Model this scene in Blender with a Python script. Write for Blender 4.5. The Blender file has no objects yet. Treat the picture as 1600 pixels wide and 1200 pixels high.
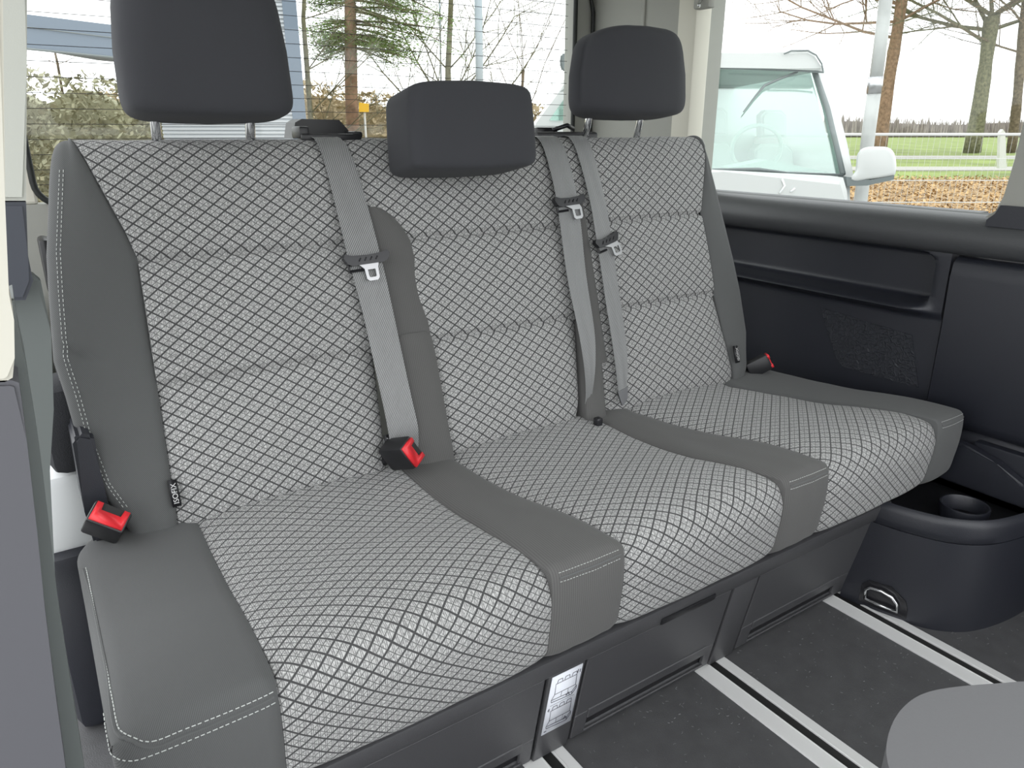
import bpy, bmesh, math, random
from mathutils import Vector, Matrix, noise
random.seed(7)
S = bpy.context.scene
C = S.collection
# ------------------------------------------------------------------ camera, sky, exposure
CAMZ = 0.95
PITCH = math.atan(395/1150.); YAW = math.radians(33.67)
cam = bpy.data.cameras.new('camera'); cam_o = bpy.data.objects.new('camera', cam); C.objects.link(cam_o)
cam.sensor_width = 36; cam.lens = 36*1150/1600.; cam.clip_start = .02; cam.clip_end = 2000
FW = Vector((math.sin(YAW)*math.cos(PITCH), math.cos(YAW)*math.cos(PITCH), -math.sin(PITCH)))
RT = Vector((math.cos(YAW), -math.sin(YAW), 0)); UP = RT.cross(FW)
CAM = Vector((0, 0, CAMZ))
cam_o.matrix_world = Matrix(((RT.x, UP.x, -FW.x, 0), (RT.y, UP.y, -FW.y, 0), (RT.z, UP.z, -FW.z, CAMZ), (0, 0, 0, 1)))
S.camera = cam_o
w = bpy.data.worlds.new('overcast_sky'); S.world = w; w.use_nodes = True
bg = w.node_tree.nodes['Background']
bg.inputs[0].default_value = (.96, .98, 1.0, 1); bg.inputs[1].default_value = 1.0
S.view_settings.view_transform = 'Standard'; S.view_settings.look = 'None'
S.view_settings.gamma = 1; S.view_settings.use_curve_mapping = False
S.view_settings.exposure = 1.45
HF = Vector((math.sin(YAW), math.cos(YAW), 0))          # street direction outside (level)

def on(u, v, ax, val):
    d = FW + RT*((u-800)/1150.) - UP*((v-600)/1150.)
    return CAM + d*((val-CAM[ax])/d[ax])
def ext(u, v, dist):
    d = FW + RT*((u-800)/1150.) - UP*((v-600)/1150.)
    return CAM + d*(dist/d.dot(HF))

# ------------------------------------------------------------------ materials
def newmat(name, col, rough=.6, metal=0, spec=.5, bump=0, bscale=400, sheen=0, var=0, vscale=20):
    m = bpy.data.materials.new(name); m.use_nodes = True
    nt = m.node_tree; b = nt.nodes['Principled BSDF']
    b.inputs['Base Color'].default_value = (*col, 1); b.inputs['Roughness'].default_value = rough
    b.inputs['Metallic'].default_value = metal; b.inputs['Specular IOR Level'].default_value = spec
    if sheen: b.inputs['Sheen Weight'].default_value = sheen
    tc = nt.nodes.new('ShaderNodeTexCoord')
    if bump:
        n = nt.nodes.new('ShaderNodeTexNoise'); n.inputs['Scale'].default_value = bscale
        nt.links.new(tc.outputs['Object'], n.inputs['Vector'])
        bp = nt.nodes.new('ShaderNodeBump'); bp.inputs['Strength'].default_value = bump; bp.inputs['Distance'].default_value = .001
        nt.links.new(n.outputs[0], bp.inputs['Height']); nt.links.new(bp.outputs[0], b.inputs['Normal'])
    if var:
        n = nt.nodes.new('ShaderNodeTexNoise'); n.inputs['Scale'].default_value = vscale; n.inputs['Detail'].default_value = 4
        nt.links.new(tc.outputs['Object'], n.inputs['Vector'])
        r = nt.nodes.new('ShaderNodeValToRGB')
        r.color_ramp.elements[0].position = .3; r.color_ramp.elements[1].position = .7
        r.color_ramp.elements[0].color = (*[c*(1-var) for c in col], 1); r.color_ramp.elements[1].color = (*[min(1, c*(1+var)) for c in col], 1)
        nt.links.new(n.outputs[0], r.inputs[0]); nt.links.new(r.outputs[0], b.inputs['Base Color'])
    return m
class NB:
    def __init__(s, m): s.nt = m.node_tree
    def val(s, x, inp):
        if isinstance(x, (int, float)): inp.default_value = x
        else: s.nt.links.new(x, inp)
    def m(s, op, a, b=0, c=0):
        n = s.nt.nodes.new('ShaderNodeMath'); n.operation = op
        s.val(a, n.inputs[0]); s.val(b, n.inputs[1]); s.val(c, n.inputs[2]); return n.outputs[0]
    def uv(s):
        t = s.nt.nodes.new('ShaderNodeTexCoord'); p = s.nt.nodes.new('ShaderNodeSeparateXYZ')
        s.nt.links.new(t.outputs['UV'], p.inputs[0]); return p.outputs[0], p.outputs[1], t.outputs['UV']
    def below(s, x, a, b):      # 1 when x<a fading to 0 at b
        n = s.nt.nodes.new('ShaderNodeMapRange'); n.interpolation_type = 'SMOOTHSTEP'
        s.val(x, n.inputs[0]); n.inputs[1].default_value = a; n.inputs[2].default_value = b
        n.inputs[3].default_value = 1; n.inputs[4].default_value = 0; return n.outputs[0]
    def noise(s, vec, sx, sy, scale=1, detail=2):
        mp = s.nt.nodes.new('ShaderNodeMapping'); mp.inputs['Scale'].default_value = (sx, sy, 1)
        s.nt.links.new(vec, mp.inputs[0]); n = s.nt.nodes.new('ShaderNodeTexNoise'); n.inputs['Scale'].default_value = scale
        n.inputs['Detail'].default_value = detail; s.nt.links.new(mp.outputs[0], n.inputs['Vector']); return n.outputs[0]
    def mix(s, f, a, b):
        n = s.nt.nodes.new('ShaderNodeMix'); n.data_type = 'RGBA'; s.val(f, n.inputs[0])
        n.inputs[6].default_value = (*a, 1) if isinstance(a, tuple) else (0, 0, 0, 1)
        if not isinstance(a, tuple): s.nt.links.new(a, n.inputs[6])
        n.inputs[7].default_value = (*b, 1); return n.outputs[2]
    def bump(s, h, bsdf, st=.5, dist=.001):
        n = s.nt.nodes.new('ShaderNodeBump'); n.inputs['Strength'].default_value = st; n.inputs['Distance'].default_value = dist
        s.nt.links.new(h, n.inputs['Height']); s.nt.links.new(n.outputs[0], bsdf.inputs['Normal'])
def diamond_fabric(name, light, dark):
    m = newmat(name, light, .85, spec=.2, sheen=.15); b = m.node_tree.nodes['Principled BSDF']; N = NB(m)
    u, v, uv = N.uv(); W, H = .0290, .0218
    a = N.m('DIVIDE', u, W); c = N.m('DIVIDE', v, H)
    A = N.m('ADD', a, c); B = N.m('SUBTRACT', a, c)
    def cd(x): return N.m('ABSOLUTE', N.m('SUBTRACT', N.m('FRACT', N.m('ADD', x, 50)), .5))   # .5 on integers
    ca, cb = cd(A), cd(B)
    thick = N.m('SUBTRACT', 1, N.below(N.m('MAXIMUM', ca, cb), .405, .450))
    thin = N.below(N.m('MINIMUM', ca, cb), .018, .045)
    vx = N.m('ABSOLUTE', N.m('SUBTRACT', cd(N.m('MULTIPLY', a, 4)), .36))
    vert = N.below(vx, .03, .09)
    fuzz = N.noise(uv, 950, 300, 1, 2)
    fz = N.m('MULTIPLY', N.m('SUBTRACT', fuzz, .42), 3.4)
    k = N.m('MAXIMUM', N.m('MULTIPLY', thick, .93), N.m('MAXIMUM', N.m('MULTIPLY', thin, .80), N.m('MULTIPLY', vert, .70)))
    k = N.m('MAXIMUM', k, N.m('MULTIPLY', N.m('MINIMUM', fz, 1), .85)); n = N.m('MINIMUM', k, 1)
    col = N.mix(n, light, dark); m.node_tree.links.new(col, b.inputs['Base Color'])
    N.bump(N.m('SUBTRACT', 1, n), b, .5, .0008); return m
def rib_fabric(name, col, spacing, diag=0, st=.5, dark=.45):
    m = newmat(name, col, .9, spec=.15, sheen=.12); b = m.node_tree.nodes['Principled BSDF']; N = NB(m)
    u, v, uv = N.uv()
    x = N.m('DIVIDE', N.m('ADD', u, N.m('MULTIPLY', v, diag)), spacing)
    t = N.m('ABSOLUTE', N.m('SUBTRACT', N.m('FRACT', N.m('ADD', x, 900)), .5))
    l = N.m('MULTIPLY', N.below(t, .08, .25), dark)
    fz = N.m('MULTIPLY', N.noise(uv, 1600, 1600, 1, 1), .35)
    k = N.m('ADD', l, fz)
    c = N.mix(k, col, tuple(q*.25 for q in col)); m.node_tree.links.new(c, b.inputs['Base Color'])
    N.bump(N.m('SUBTRACT', 1, k), b, st, .0006); return m
M = {}
M['diamond'] = diamond_fabric('diamond_fabric', (.56, .56, .55), (.022, .022, .024))
M['plain'] = rib_fabric('charcoal_twill', (.135, .138, .138), .0022, .6, .4, .35)
M['rib'] = rib_fabric('ribbed_charcoal', (.135, .133, .13), .0035, 0, .5, .25)
M['rest'] = newmat('shaded_headrest_fabric', (.040, .041, .047), .9, bump=.4, bscale=1500, sheen=.05)  # same charcoal, darkened so the backlit shade sits in the colour
M['web'] = rib_fabric('belt_webbing', (.34, .345, .345), .0052, 1.6, 1, .75)
M['web'].node_tree.nodes['Principled BSDF'].inputs['Roughness'].default_value = .38
M['web'].node_tree.nodes['Principled BSDF'].inputs['Specular IOR Level'].default_value = .6
M['plastic'] = newmat('grained_dark_plastic', (.015, .0165, .024), .45, spec=.7, bump=.35, bscale=700)
M['sill'] = newmat('sill_sheen_plastic', (.040, .042, .046), .5, spec=.8, bump=.35, bscale=700)  # paler copy of the wall plastic, sky sheen put into its base colour
M['basepl'] = newmat('seat_box_plastic', (.062, .062, .066), .40, spec=.6, bump=.5, bscale=900)
M['blackpl'] = newmat('black_plastic', (.012, .012, .014), .4)
M['gloss'] = newmat('semi_gloss_black', (.02, .02, .023), .22)
M['red'] = newmat('red_button', (.75, .03, .04), .35)
M['chrome'] = newmat('chrome', (.85, .86, .87), .12, 1)
M['steel'] = newmat('tongue_steel', (.42, .42, .43), .28, 1)
M['alu'] = newmat('anodised_rail', (.86, .86, .85), .45, .15)
M['slot'] = newmat('rail_slot', (.012, .012, .012), .6)
M['floor'] = newmat('rubber_floor', (.085, .085, .088), .55, bump=.5, bscale=500, var=.12, vscale=30)
M['fleck'] = newmat('floor_fleck', (.17, .17, .175), .5)
M['beige'] = newmat('beige_trim', (.52, .53, .48), .7, bump=.15, bscale=500)
M['greybeige'] = newmat('grey_beige_trim', (.33, .33, .30), .7, bump=.15, bscale=500)
M['greentrim'] = newmat('grey_green_trim', (.13, .145, .14), .6)
M['lavender'] = newmat('grey_door_trim', (.10, .10, .112), .6)
M['darktrim'] = newmat('dark_pillar_trim', (.05, .055, .07), .5)
M['cream'] = newmat('cream_trim', (.62, .60, .52), .7)
M['rubber'] = newmat('window_rubber', (.012, .014, .013), .6)
M['white'] = newmat('white_paint', (.52, .53, .52), .35)
M['metalwhite'] = newmat('white_body_metal', (.88, .9, .9), .4)
M['stitch'] = newmat('pale_thread', (.50, .52, .50), .8)
M['fgseat'] = newmat('grey_vinyl', (.15, .15, .155), .75, bump=.2, bscale=300)
M['carpet'] = newmat('dark_carpet', (.030, .031, .035), .95, bump=1, bscale=500)
M['sticker'] = newmat('sticker_paper', (.80, .82, .88), .4)
M['ink'] = newmat('ink', (.06, .06, .08), .6)
M['wire'] = newmat('heating_wire', (.035, .03, .03), .6)
M['tagtext'] = newmat('tag_text', (.6, .6, .6), .6)
def glassmat(name, tint, gl):
    m = bpy.data.materials.new(name); m.use_nodes = True; nt = m.node_tree; nt.nodes.clear()
    o = nt.nodes.new('ShaderNodeOutputMaterial'); mx = nt.nodes.new('ShaderNodeMixShader')
    t = nt.nodes.new('ShaderNodeBsdfTransparent'); t.inputs[0].default_value = (*tint, 1)
    g = nt.nodes.new('ShaderNodeBsdfGlossy'); g.inputs['Roughness'].default_value = .03; g.inputs[0].default_value = (*[c**.5 for c in tint], 1)
    mx.inputs[0].default_value = gl
    nt.links.new(t.outputs[0], mx.inputs[1]); nt.links.new(g.outputs[0], mx.inputs[2]); nt.links.new(mx.outputs[0], o.inputs[0]); return m
M['glass'] = glassmat('window_glass', (.97, .985, .975), .015)
M['vanglass'] = glassmat('windscreen_glass', (.84, .93, .90), .17)
M['grass'] = newmat('grass', (.17, .22, .05), .95, var=.35, vscale=.5)
M['leaf'] = newmat('leaf_litter', (.27, .18, .09), .95, var=.5, vscale=3)
M['leaf2'] = newmat('fallen_leaves', (.40, .26, .12), .9, var=.4, vscale=2)
M['path'] = newmat('gravel_path', (.33, .32, .29), .95, var=.1)
M['asphalt'] = newmat('parking_lot', (.32, .32, .31), .9, var=.1, vscale=2)
M['bark'] = newmat('bark', (.13, .10, .065), .95, bump=1, bscale=20, var=.4, vscale=6)
M['barkg'] = newmat('mossy_bark', (.14, .135, .08), .95, var=.4, vscale=6)
M['barkr'] = newmat('reddish_bark', (.22, .14, .09), .95, var=.35, vscale=6)
M['needle'] = newmat('conifer_needles', (.15, .24, .06), .9, var=.4, vscale=1.5)
M['hedge'] = newmat('winter_hedge', (.36, .29, .18), .95, var=.3, vscale=2)
M['farwood'] = newmat('distant_wood', (.25, .215, .195), 1, var=.25, vscale=.15)
M['pole'] = newmat('galvanised_pole', (.42, .43, .42), .5, .2, var=.15, vscale=3)
M['bluepole'] = newmat('blue_grey_pole', (.32, .37, .40), .6)
M['wall'] = newmat('corrugated_cladding', (.42, .44, .46), .6)
M['bluetrim'] = newmat('blue_grey_fascia', (.13, .165, .21), .6)
M['yellow'] = newmat('yellow_sign', (.72, .42, .02), .5)
M['fence'] = newmat('fence_metal', (.55, .55, .53), .5)
M['vseat'] = newmat('van_interior', (.36, .41, .39), .8)
M['vblack'] = newmat('van_trim', (.13, .15, .15), .5)

# ------------------------------------------------------------------ helpers
def link(name, me, mat, parent=None, smooth=False):
    o = bpy.data.objects.new(name, me)
    if mat: me.materials.append(M[mat] if isinstance(mat, str) else mat)
    C.objects.link(o)
    if smooth:
        me.polygons.foreach_set('use_smooth', [True]*len(me.polygons))
    if parent is not None: o.parent = parent; o.matrix_parent_inverse = parent.matrix_world.inverted() if False else Matrix.Translation(-parent.location)
    return o
def obj(name, bm, mat, parent=None, smooth=False, sharp=None):
    me = bpy.data.meshes.new(name)
    bmesh.ops.recalc_face_normals(bm, faces=bm.faces)
    if sharp is not None:
        for e in bm.edges:
            if len(e.link_faces) == 2 and e.calc_face_angle(0) > sharp: e.smooth = False
        smooth = True
    bm.to_mesh(me); bm.free()
    return link(name, me, mat, parent, smooth)
def thing(name, label, cat, loc=(0, 0, 0), group=None):
    o = bpy.data.objects.new(name, None); C.objects.link(o); o.location = loc; o.empty_display_size = .05
    return tag(o, label, cat, group)
def tag(o, label=None, cat=None, group=None, kind=None):
    if label: o['label'] = label
    if cat: o['category'] = cat
    if group: o['group'] = group
    if kind: o['kind'] = kind
    return o
def struct(o): o['kind'] = 'structure'; return o
def box(bm, x0, x1, y0, y1, z0, z1, bev=0, mat=None, seg=2):
    r = bmesh.ops.create_cube(bm, size=1)
    vs = r['verts']
    bmesh.ops.scale(bm, vec=(x1-x0, y1-y0, z1-z0), verts=vs)
    bmesh.ops.translate(bm, vec=((x0+x1)/2, (y0+y1)/2, (z0+z1)/2), verts=vs)
    if bev:
        es = list({e for v in vs for e in v.link_edges})
        r = bmesh.ops.bevel(bm, geom=es, offset=bev, segments=seg, affect='EDGES', profile=.5)
        vs = list({v for v in r['verts']} | {v for v in vs if v.is_valid})
        isl = set(vs)
        st = list(vs)
        while st:
            v = st.pop()
            for e in v.link_edges:
                o = e.other_vert(v)
                if o not in isl: isl.add(o); st.append(o)
        vs = list(isl)
    if mat is not None: bmesh.ops.transform(bm, matrix=mat, verts=vs)
    return vs
def bx(name, x0, x1, y0, y1, z0, z1, mat, parent=None, bev=0, mtx=None, seg=2):
    bm = bmesh.new(); box(bm, x0, x1, y0, y1, z0, z1, bev, mtx, seg)
    return obj(name, bm, mat, parent, sharp=math.radians(40) if bev else None)
def tube(bm, pts, rad, n=8, cap=True):
    pts = [Vector(p) for p in pts]; rings = []
    rad = rad if isinstance(rad, (list, tuple)) else [rad]*len(pts)
    prev = None
    for i, p in enumerate(pts):
        t = (pts[min(i+1, len(pts)-1)] - pts[max(i-1, 0)]).normalized()
        if prev is None:
            a = Vector((0, 0, 1)) if abs(t.z) < .9 else Vector((1, 0, 0))
            x = t.cross(a).normalized()
        else: x = (prev - t*prev.dot(t)).normalized()
        prev = x; y = t.cross(x)
        rings.append([bm.verts.new(p + (x*math.cos(2*math.pi*k/n) + y*math.sin(2*math.pi*k/n))*rad[i]) for k in range(n)])
    for a, b in zip(rings, rings[1:]):
        for k in range(n): bm.faces.new((a[k], a[(k+1) % n], b[(k+1) % n], b[k]))
    if cap: bm.faces.new(rings[0][::-1]); bm.faces.new(rings[-1])
def prism(bm, pts, dvec):
    """closed outline of 3D points extruded by dvec"""
    a = [bm.verts.new(p) for p in pts]; b = [bm.verts.new(Vector(p)+Vector(dvec)) for p in pts]
    n = len(a)
    bm.faces.new(a); bm.faces.new(b[::-1])
    for i in range(n): bm.faces.new((a[i], a[(i+1) % n], b[(i+1) % n], b[i]))
def catmull(P, ds, closed=True):
    P = [Vector(p) for p in P]; n = len(P); out = []
    for i in range(n if closed else n-1):
        p0, p1, p2, p3 = (P[(i-1) % n], P[i], P[(i+1) % n], P[(i+2) % n]) if closed else (P[max(i-1, 0)], P[i], P[i+1], P[min(i+2, n-1)])
        L = (p2-p1).length; k = max(1, int(round(L/ds)))
        m1 = (p2-p0)*(L/max(1e-6, (p2-p0).length)); m2 = (p3-p1)*(L/max(1e-6, (p3-p1).length))
        for j in range(k):
            t = j/k; h = (2*t**3-3*t*t+1, t**3-2*t*t+t, -2*t**3+3*t*t, t**3-t*t)
            out.append(p1*h[0] + m1*h[1] + p2*h[2] + m2*h[3])
    if not closed: out.append(P[-1])
    return out
def interp(tab, x):
    if x <= tab[0][0]: return tab[0][1]
    for (a, fa), (b, fb) in zip(tab, tab[1:]):
        if x <= b: return fa + (fb-fa)*(x-a)/(b-a)
    return tab[-1][1]
def normals2(loop):
    n = len(loop); area = sum(loop[i].x*loop[(i+1) % n].y - loop[(i+1) % n].x*loop[i].y for i in range(n))
    s = 1 if area > 0 else -1; out = []
    for i in range(n):
        t = (loop[(i+1) % n]-loop[i-1]).normalized(); out.append(Vector((t.y, -t.x))*s)    # outward
    return out
def sheet(name, loop, cols, mat, parent, to3d, vref=0, u_off=0):
    """closed 2D profile loop swept over columns; col = (x_fn(p), out_fn(p, i))  -> mesh with arc-length UVs"""
    N2 = normals2(loop); n = len(loop); arc = [0]
    for i in range(n): arc.append(arc[-1] + (loop[(i+1) % n]-loop[i]).length)
    verts, uvs = [], []
    for xf, of in cols:
        for i in range(n):
            p = loop[i]; q = p + N2[i]*of(p); x = xf(p)
            verts.append(to3d(x, q)); uvs.append((x+u_off, arc[i]-vref))
    faces, fuv = [], []
    for c in range(len(cols)-1):
        for i in range(n):
            j = (i+1) % n
            f = (c*n+i, c*n+j, (c+1)*n+j, (c+1)*n+i); faces.append(f)
            vj = arc[i+1]-vref
            fuv += [uvs[f[0]], (uvs[f[1]][0], vj), (uvs[f[2]][0], vj), uvs[f[3]]]
    nf = len(faces)
    for c in (0, len(cols)-1):
        f = tuple(c*n+i for i in range(n)); faces.append(f if c else f[::-1])
        fuv += [(loop[k % n].x, loop[k % n].y) for k in f]
    me = bpy.data.meshes.new(name); me.from_pydata(verts, [], faces)
    ul = me.uv_layers.new(name='UVMap')
    for k, t in enumerate(fuv): ul.data[k].uv = t
    bm = bmesh.new(); bm.from_mesh(me); bmesh.ops.recalc_face_normals(bm, faces=bm.faces)
    for f in bm.faces: f.smooth = len(f.verts) == 4
    bm.to_mesh(me); bm.free()
    return link(name, me, mat, parent)

# ------------------------------------------------------------------ setting: floor, walls, roof
fl = struct(bx('floor', -.35, 1.75, -.9, 2.05, -.04, 0, 'floor'))
bm = bmesh.new()
for i in range(1500):
    x, y = random.uniform(.35, 1.6), random.uniform(-.3, .74); a = random.uniform(0, 6.28); r = .003
    a2 = random.uniform(.5, 1.6)
    if any(abs(x-c) < .045 for c in (.554, .941, 1.33)): continue
    pts = [(x+math.cos(a+k*a2/2)*r*1.3, y+math.sin(a+k*a2/2)*r*1.3, .0003) for k in range(3)]
    tube(bm, pts, .0006, 3, False)
tag(obj('floor_fleck', bm, 'fleck', fl), kind='stuff')
struct(bx('ceiling', -.12, 1.75, -.15, 2.05, 1.46, 1.49, 'beige'))
# right wall, swept cross-section (X, z) along Y ; tray recess ends in a rounded corner near y=.82
WX = 1.66
def wall_x(y, z):
    base = interp([(0, 1.655), (.30, 1.650), (.36, 1.642), (.56, 1.640), (.575, 1.632), (.70, 1.630), (.712, 1.632), (.785, 1.662)], z)
    # recess with rounded corner
    zc, hh = .645, .055; yc = 1.42; hy = .605
    dy = max(0, abs(y-yc)-(hy-.03)); dz = max(0, abs(z-zc)-(hh-.025))
    d = math.hypot(dy/.03, dz/.025)
    t = max(0, min(1, (1.25-d)/.5)); t = t*t*(3-2*t)
    base += .055*t
    # ledge lip under the recess
    if y > .80:
        k = math.exp(-((z-.580)/.0115)**2)*min(1, (y-.80)/.05); base -= .034*k
    return base
zs = [0, .1, .2, .3, .33, .36, .40, .45, .5, .53] + [.54+.004*i for i in range(62)] 
zs = sorted(set(round(z, 4) for z in zs if z <= .786)) + [.787]
def wall_part(name, ys, mat, parent=None, dx=0):
    bm = bmesh.new(); g = [[bm.verts.new((wall_x(y, z)+dx, y, z)) for z in zs] for y in ys]
    bk = [[bm.verts.new((1.75, y, z)) for z in (zs[0], zs[-1])] for y in ys]
    for a, b in zip(g, g[1:]):
        for i in range(len(zs)-1): bm.faces.new((a[i], a[i+1], b[i+1], b[i]))
    for j in range(len(ys)-1):
        bm.faces.new((g[j][-1], bk[j][1], bk[j+1][1], g[j+1][-1])); bm.faces.new((bk[j][0], bk[j][1], bk[j+1][1], bk[j+1][0]))
        bm.faces.new((g[j][0], bk[j][0], bk[j+1][0], g[j+1][0]))
    for j in (0, len(ys)-1): bm.faces.new(g[j] + [bk[j][1], bk[j][0]])
    return obj(name, bm, mat, parent, sharp=math.radians(50))
wr = struct(wall_part('wall_right', [.778+.008*i for i in range(14)] + [.9+.05*i for i in range(22)] + [2.0], 'plastic'))
# forward trim of the wall, beyond the panel seam
fwd = bmesh.new()
prof = [(1.655, 0), (1.65, .325), (1.655, .332), (1.640, .338), (1.632, .36), (1.632, .55), (1.626, .66), (1.630, .688), (1.638, .698), (1.66, .704), (1.75, .704), (1.75, 0)]
prism(fwd, [(x, -.3, z) for x, z in prof], (0, 1.072, 0))
obj('front_trim_panel', fwd, 'plastic', wr, sharp=math.radians(50))
bm = bmesh.new()
sp_ = catmull([Vector(p) for p in [(1.664, .7885), (1.650, .786), (1.636, .780), (1.622, .766), (1.614, .746), (1.614, .730), (1.620, .714), (1.632, .706), (1.66, .706)]], .004, False)
prism(bm, [(p.x, -.3, p.y) for p in sp_], (0, 2.298, 0)); obj('sill_trim', bm, 'sill', wr, sharp=math.radians(50))
bx('lower_trim_panel', 1.63, 1.66, -.2, .66, .02, .322, 'plastic', wr, .006)
# slightly raised grille field with a crackle relief, left flat otherwise
bm = bmesh.new()
gp = [(1.074, .535), (.835, .515), (.800, .40), (.99, .40), (1.01, .42), (1.053, .50)]
prism(bm, [(1.641, y, z) for y, z in gp], (-.003, 0, 0))
grille = newmat('embossed_grille', (.020, .022, .029), .6)
gn = NB(grille); gt = grille.node_tree; vt = gt.nodes.new('ShaderNodeTexVoronoi'); vt.feature = 'DISTANCE_TO_EDGE'; vt.inputs['Scale'].default_value = 110
tc = gt.nodes.new('ShaderNodeTexCoord'); gt.links.new(tc.outputs['Object'], vt.inputs['Vector'])
gn.bump(gn.below(vt.outputs['Distance'], .02, .12), gt.nodes['Principled BSDF'], .9, .002)
obj('speaker_grille', bm, grille, wr)
# window opening in right wall: forward pillar, rear pillar, header
bm = bmesh.new()
yy = [on(1570, 345, 0, WX).y, .695, .70]
pts = [(WX-.035, .78), (.0, .0)]
prism(bm, [(1.63, .730, .786), (1.63, .712, .80), (1.63, .703, .83), (1.63, .697, .90), (1.64, .69, 1.46), (1.64, .44, 1.46), (1.63, .46, .786)], (.11, 0, 0))
obj('window_pillar', bm, 'greybeige', wr)
bm = bmesh.new(); prism(bm, [(1.622, y, z) for y, z in ((.722, .782), (.709, .795), (.702, .812), (-.3, .812), (-.3, .77), (.722, .77))], (.05, 0, 0)); obj('pillar_base_cover', bm, 'plastic', wr)
wru = struct(bx('trim_1', 1.64, 1.75, 1.56, 2.0, .786, 1.46, 'greybeige'))
bx('pillar_rear_edge', 1.628, 1.69, 1.55, 1.62, .786, 1.46, 'cream', wru, .008)
bx('pillar_seam_strip', 1.634, 1.642, 1.76, 1.775, .786, 1.46, 'greybeige', wru, .002)
struct(bx('trim_2', 1.66, 1.75, .69, 1.56, 1.385, 1.46, 'beige'))
w2 = struct(thing('window_2', None, None, (1.69, 1.1, .78)))
bx('window_pane', 1.688, 1.692, .69, 1.56, .78, 1.39, 'glass', w2)
bx('window_seal', 1.665, 1.70, .70, 1.555, .779, .7885, 'rubber', w2, .002)
bx('window_header', 1.66, 1.75, -.3, .44, 1.385, 1.46, 'beige', wru)
w3 = struct(thing('window_3', None, None, (1.69, .1, .78)))
bx('window_pane', 1.688, 1.692, -.3, .45, .78, 1.39, 'glass', w3)
hook = thing('coat_hook', 'small grey coat hook at the top of the beige rear window pillar', 'hook', (1.63, 1.56, 1.27))
p = on(1100, 5, 0, 1.62)
bx('hook_base', 1.60, 1.628, p.y-.035, p.y+.02, p.z-.015, p.z+.03, 'greybeige', hook, .006)
bm = bmesh.new(); tube(bm, [(1.60, p.y-.012, p.z+.01), (1.59, p.y-.012, p.z-.002), (1.588, p.y-.014, p.z-.012), (1.583, p.y-.018, p.z-.008)], .004, 6)
obj('hook_arm', bm, 'chrome', hook, smooth=True)
# rear wall with tailgate window
RY = 2.0
wb = struct(bx('wall_back', -.12, 1.75, RY, RY+.05, 0, .795, 'greybeige'))
bm = bmesh.new(); box(bm, 1.565, 1.70, RY, RY+.05, .795, 1.46, .006); obj('tailgate_pillar', bm, 'greybeige', wb)
bm = bmesh.new(); box(bm, -.12, .055, RY, RY+.05, .795, 1.46, .006); obj('tailgate_pillar', bm, 'cream', wb)
bx('tailgate_header', .0, 1.62, RY, RY+.05, 1.42, 1.46, 'greybeige', wb)
w1 = struct(thing('window_1', None, None, (.8, RY+.02, .8)))
bx('window_pane', .03, 1.60, RY+.028, RY+.032, .78, 1.43, 'glass', w1)
def frame_path(x0, x1, z0, z1, r):
    P = []
    for cx, cz, a0 in ((x1-r, z1-r, 0), (x0+r, z1-r, 90), (x0+r, z0+r, 180), (x1-r, z0+r, 270)):
        for k in range(7):
            a = math.radians(a0+k*15); P.append((cx+r*math.cos(a), RY-.004, cz+r*math.sin(a)))
    return P+[P[0]]
bm = bmesh.new(); tube(bm, frame_path(.052, 1.566, .792, 1.425, .05), .007, 8, False); obj('window_seal', bm, 'rubber', w1, smooth=True)
bm = bmesh.new(); tube(bm, [(1.632, RY-.012, .80), (1.630, RY-.012, 1.30), (1.615, RY-.012, 1.36), (1.59, RY-.012, 1.40)], .006, 8); obj('door_seal', bm, 'rubber', w1, smooth=True)
for i in range(18):
    z = .835+i*.0325
    bm = bmesh.new(); tube(bm, [(.06, RY+.026, z), (.8, RY+.022, z+.001), (1.56, RY+.026, z)], .0007, 4); obj('heating_wire', bm, 'wire', w1)
# left side: rear quarter, pillars beside the sliding-door opening
wl = struct(bx('wall_left', -.12, -.022, 1.60, 2.0, 0, .60, 'greentrim', None, .01))
def slab_px(name, px, y, depth, mat, parent=None, bev=.004):
    bm = bmesh.new(); prism(bm, [on(u, v, 1, y) for u, v in px], (0, depth, 0))
    es = [e for e in bm.edges if abs((e.verts[0].co-e.verts[1].co).normalized().y) < .5]
    bmesh.ops.bevel(bm, geom=es, offset=bev, segments=2, affect='EDGES')
    return obj(name, bm, mat, parent, sharp=math.radians(35))
slab_px('upper_pillar', [(-60, -120), (43, -120), (42, 100), (41, 314), (-60, 314)], 1.0, .10, 'beige', wl)
slab_px('pillar_cover', [(-60, 316), (41, 316), (44, 400), (52, 440), (40, 470), (-60, 470)], 1.0, .10, 'darktrim', wl)
slab_px('quarter_panel', [(-60, 440), (52, 430), (64, 440), (80, 520), (84, 640), (78, 735), (86, 900), (96, 1010), (-60, 1010)], 1.04, .03, 'greentrim', wl)
bx('wheel_arch', -.06, .035, 1.22, 1.60, .325, .455, 'metalwhite', wl, .012)
bx('shaded_arch_base', -.06, .030, 1.20, 1.60, 0, .33, 'plastic', wl, .02)  # dark box whose colour stands in for shade on the lower wheel arch
bx('carpet_box', -.02, .06, 1.19, 1.30, .462, .600, 'carpet', wl, .02)
bx('latch_cover', .035, .056, 1.80, 1.88, .62, .74, 'blackpl', wl, .008)
dp = struct(slab_px('trim_3', [(-200, 604), (18, 596), (30, 600), (42, 690), (58, 830), (70, 950), (86, 1080), (108, 1240), (130, 1500), (-200, 1500)], .55, .046, 'lavender', None, .003))
slab_px('pillar_side', [(-60, 500), (22, 470), (30, 520), (42, 575), (62, 700), (78, 830), (92, 950), (112, 1080), (138, 1240), (150, 1500), (-60, 1500)], .597, .07, 'greentrim', dp, .003)
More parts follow.
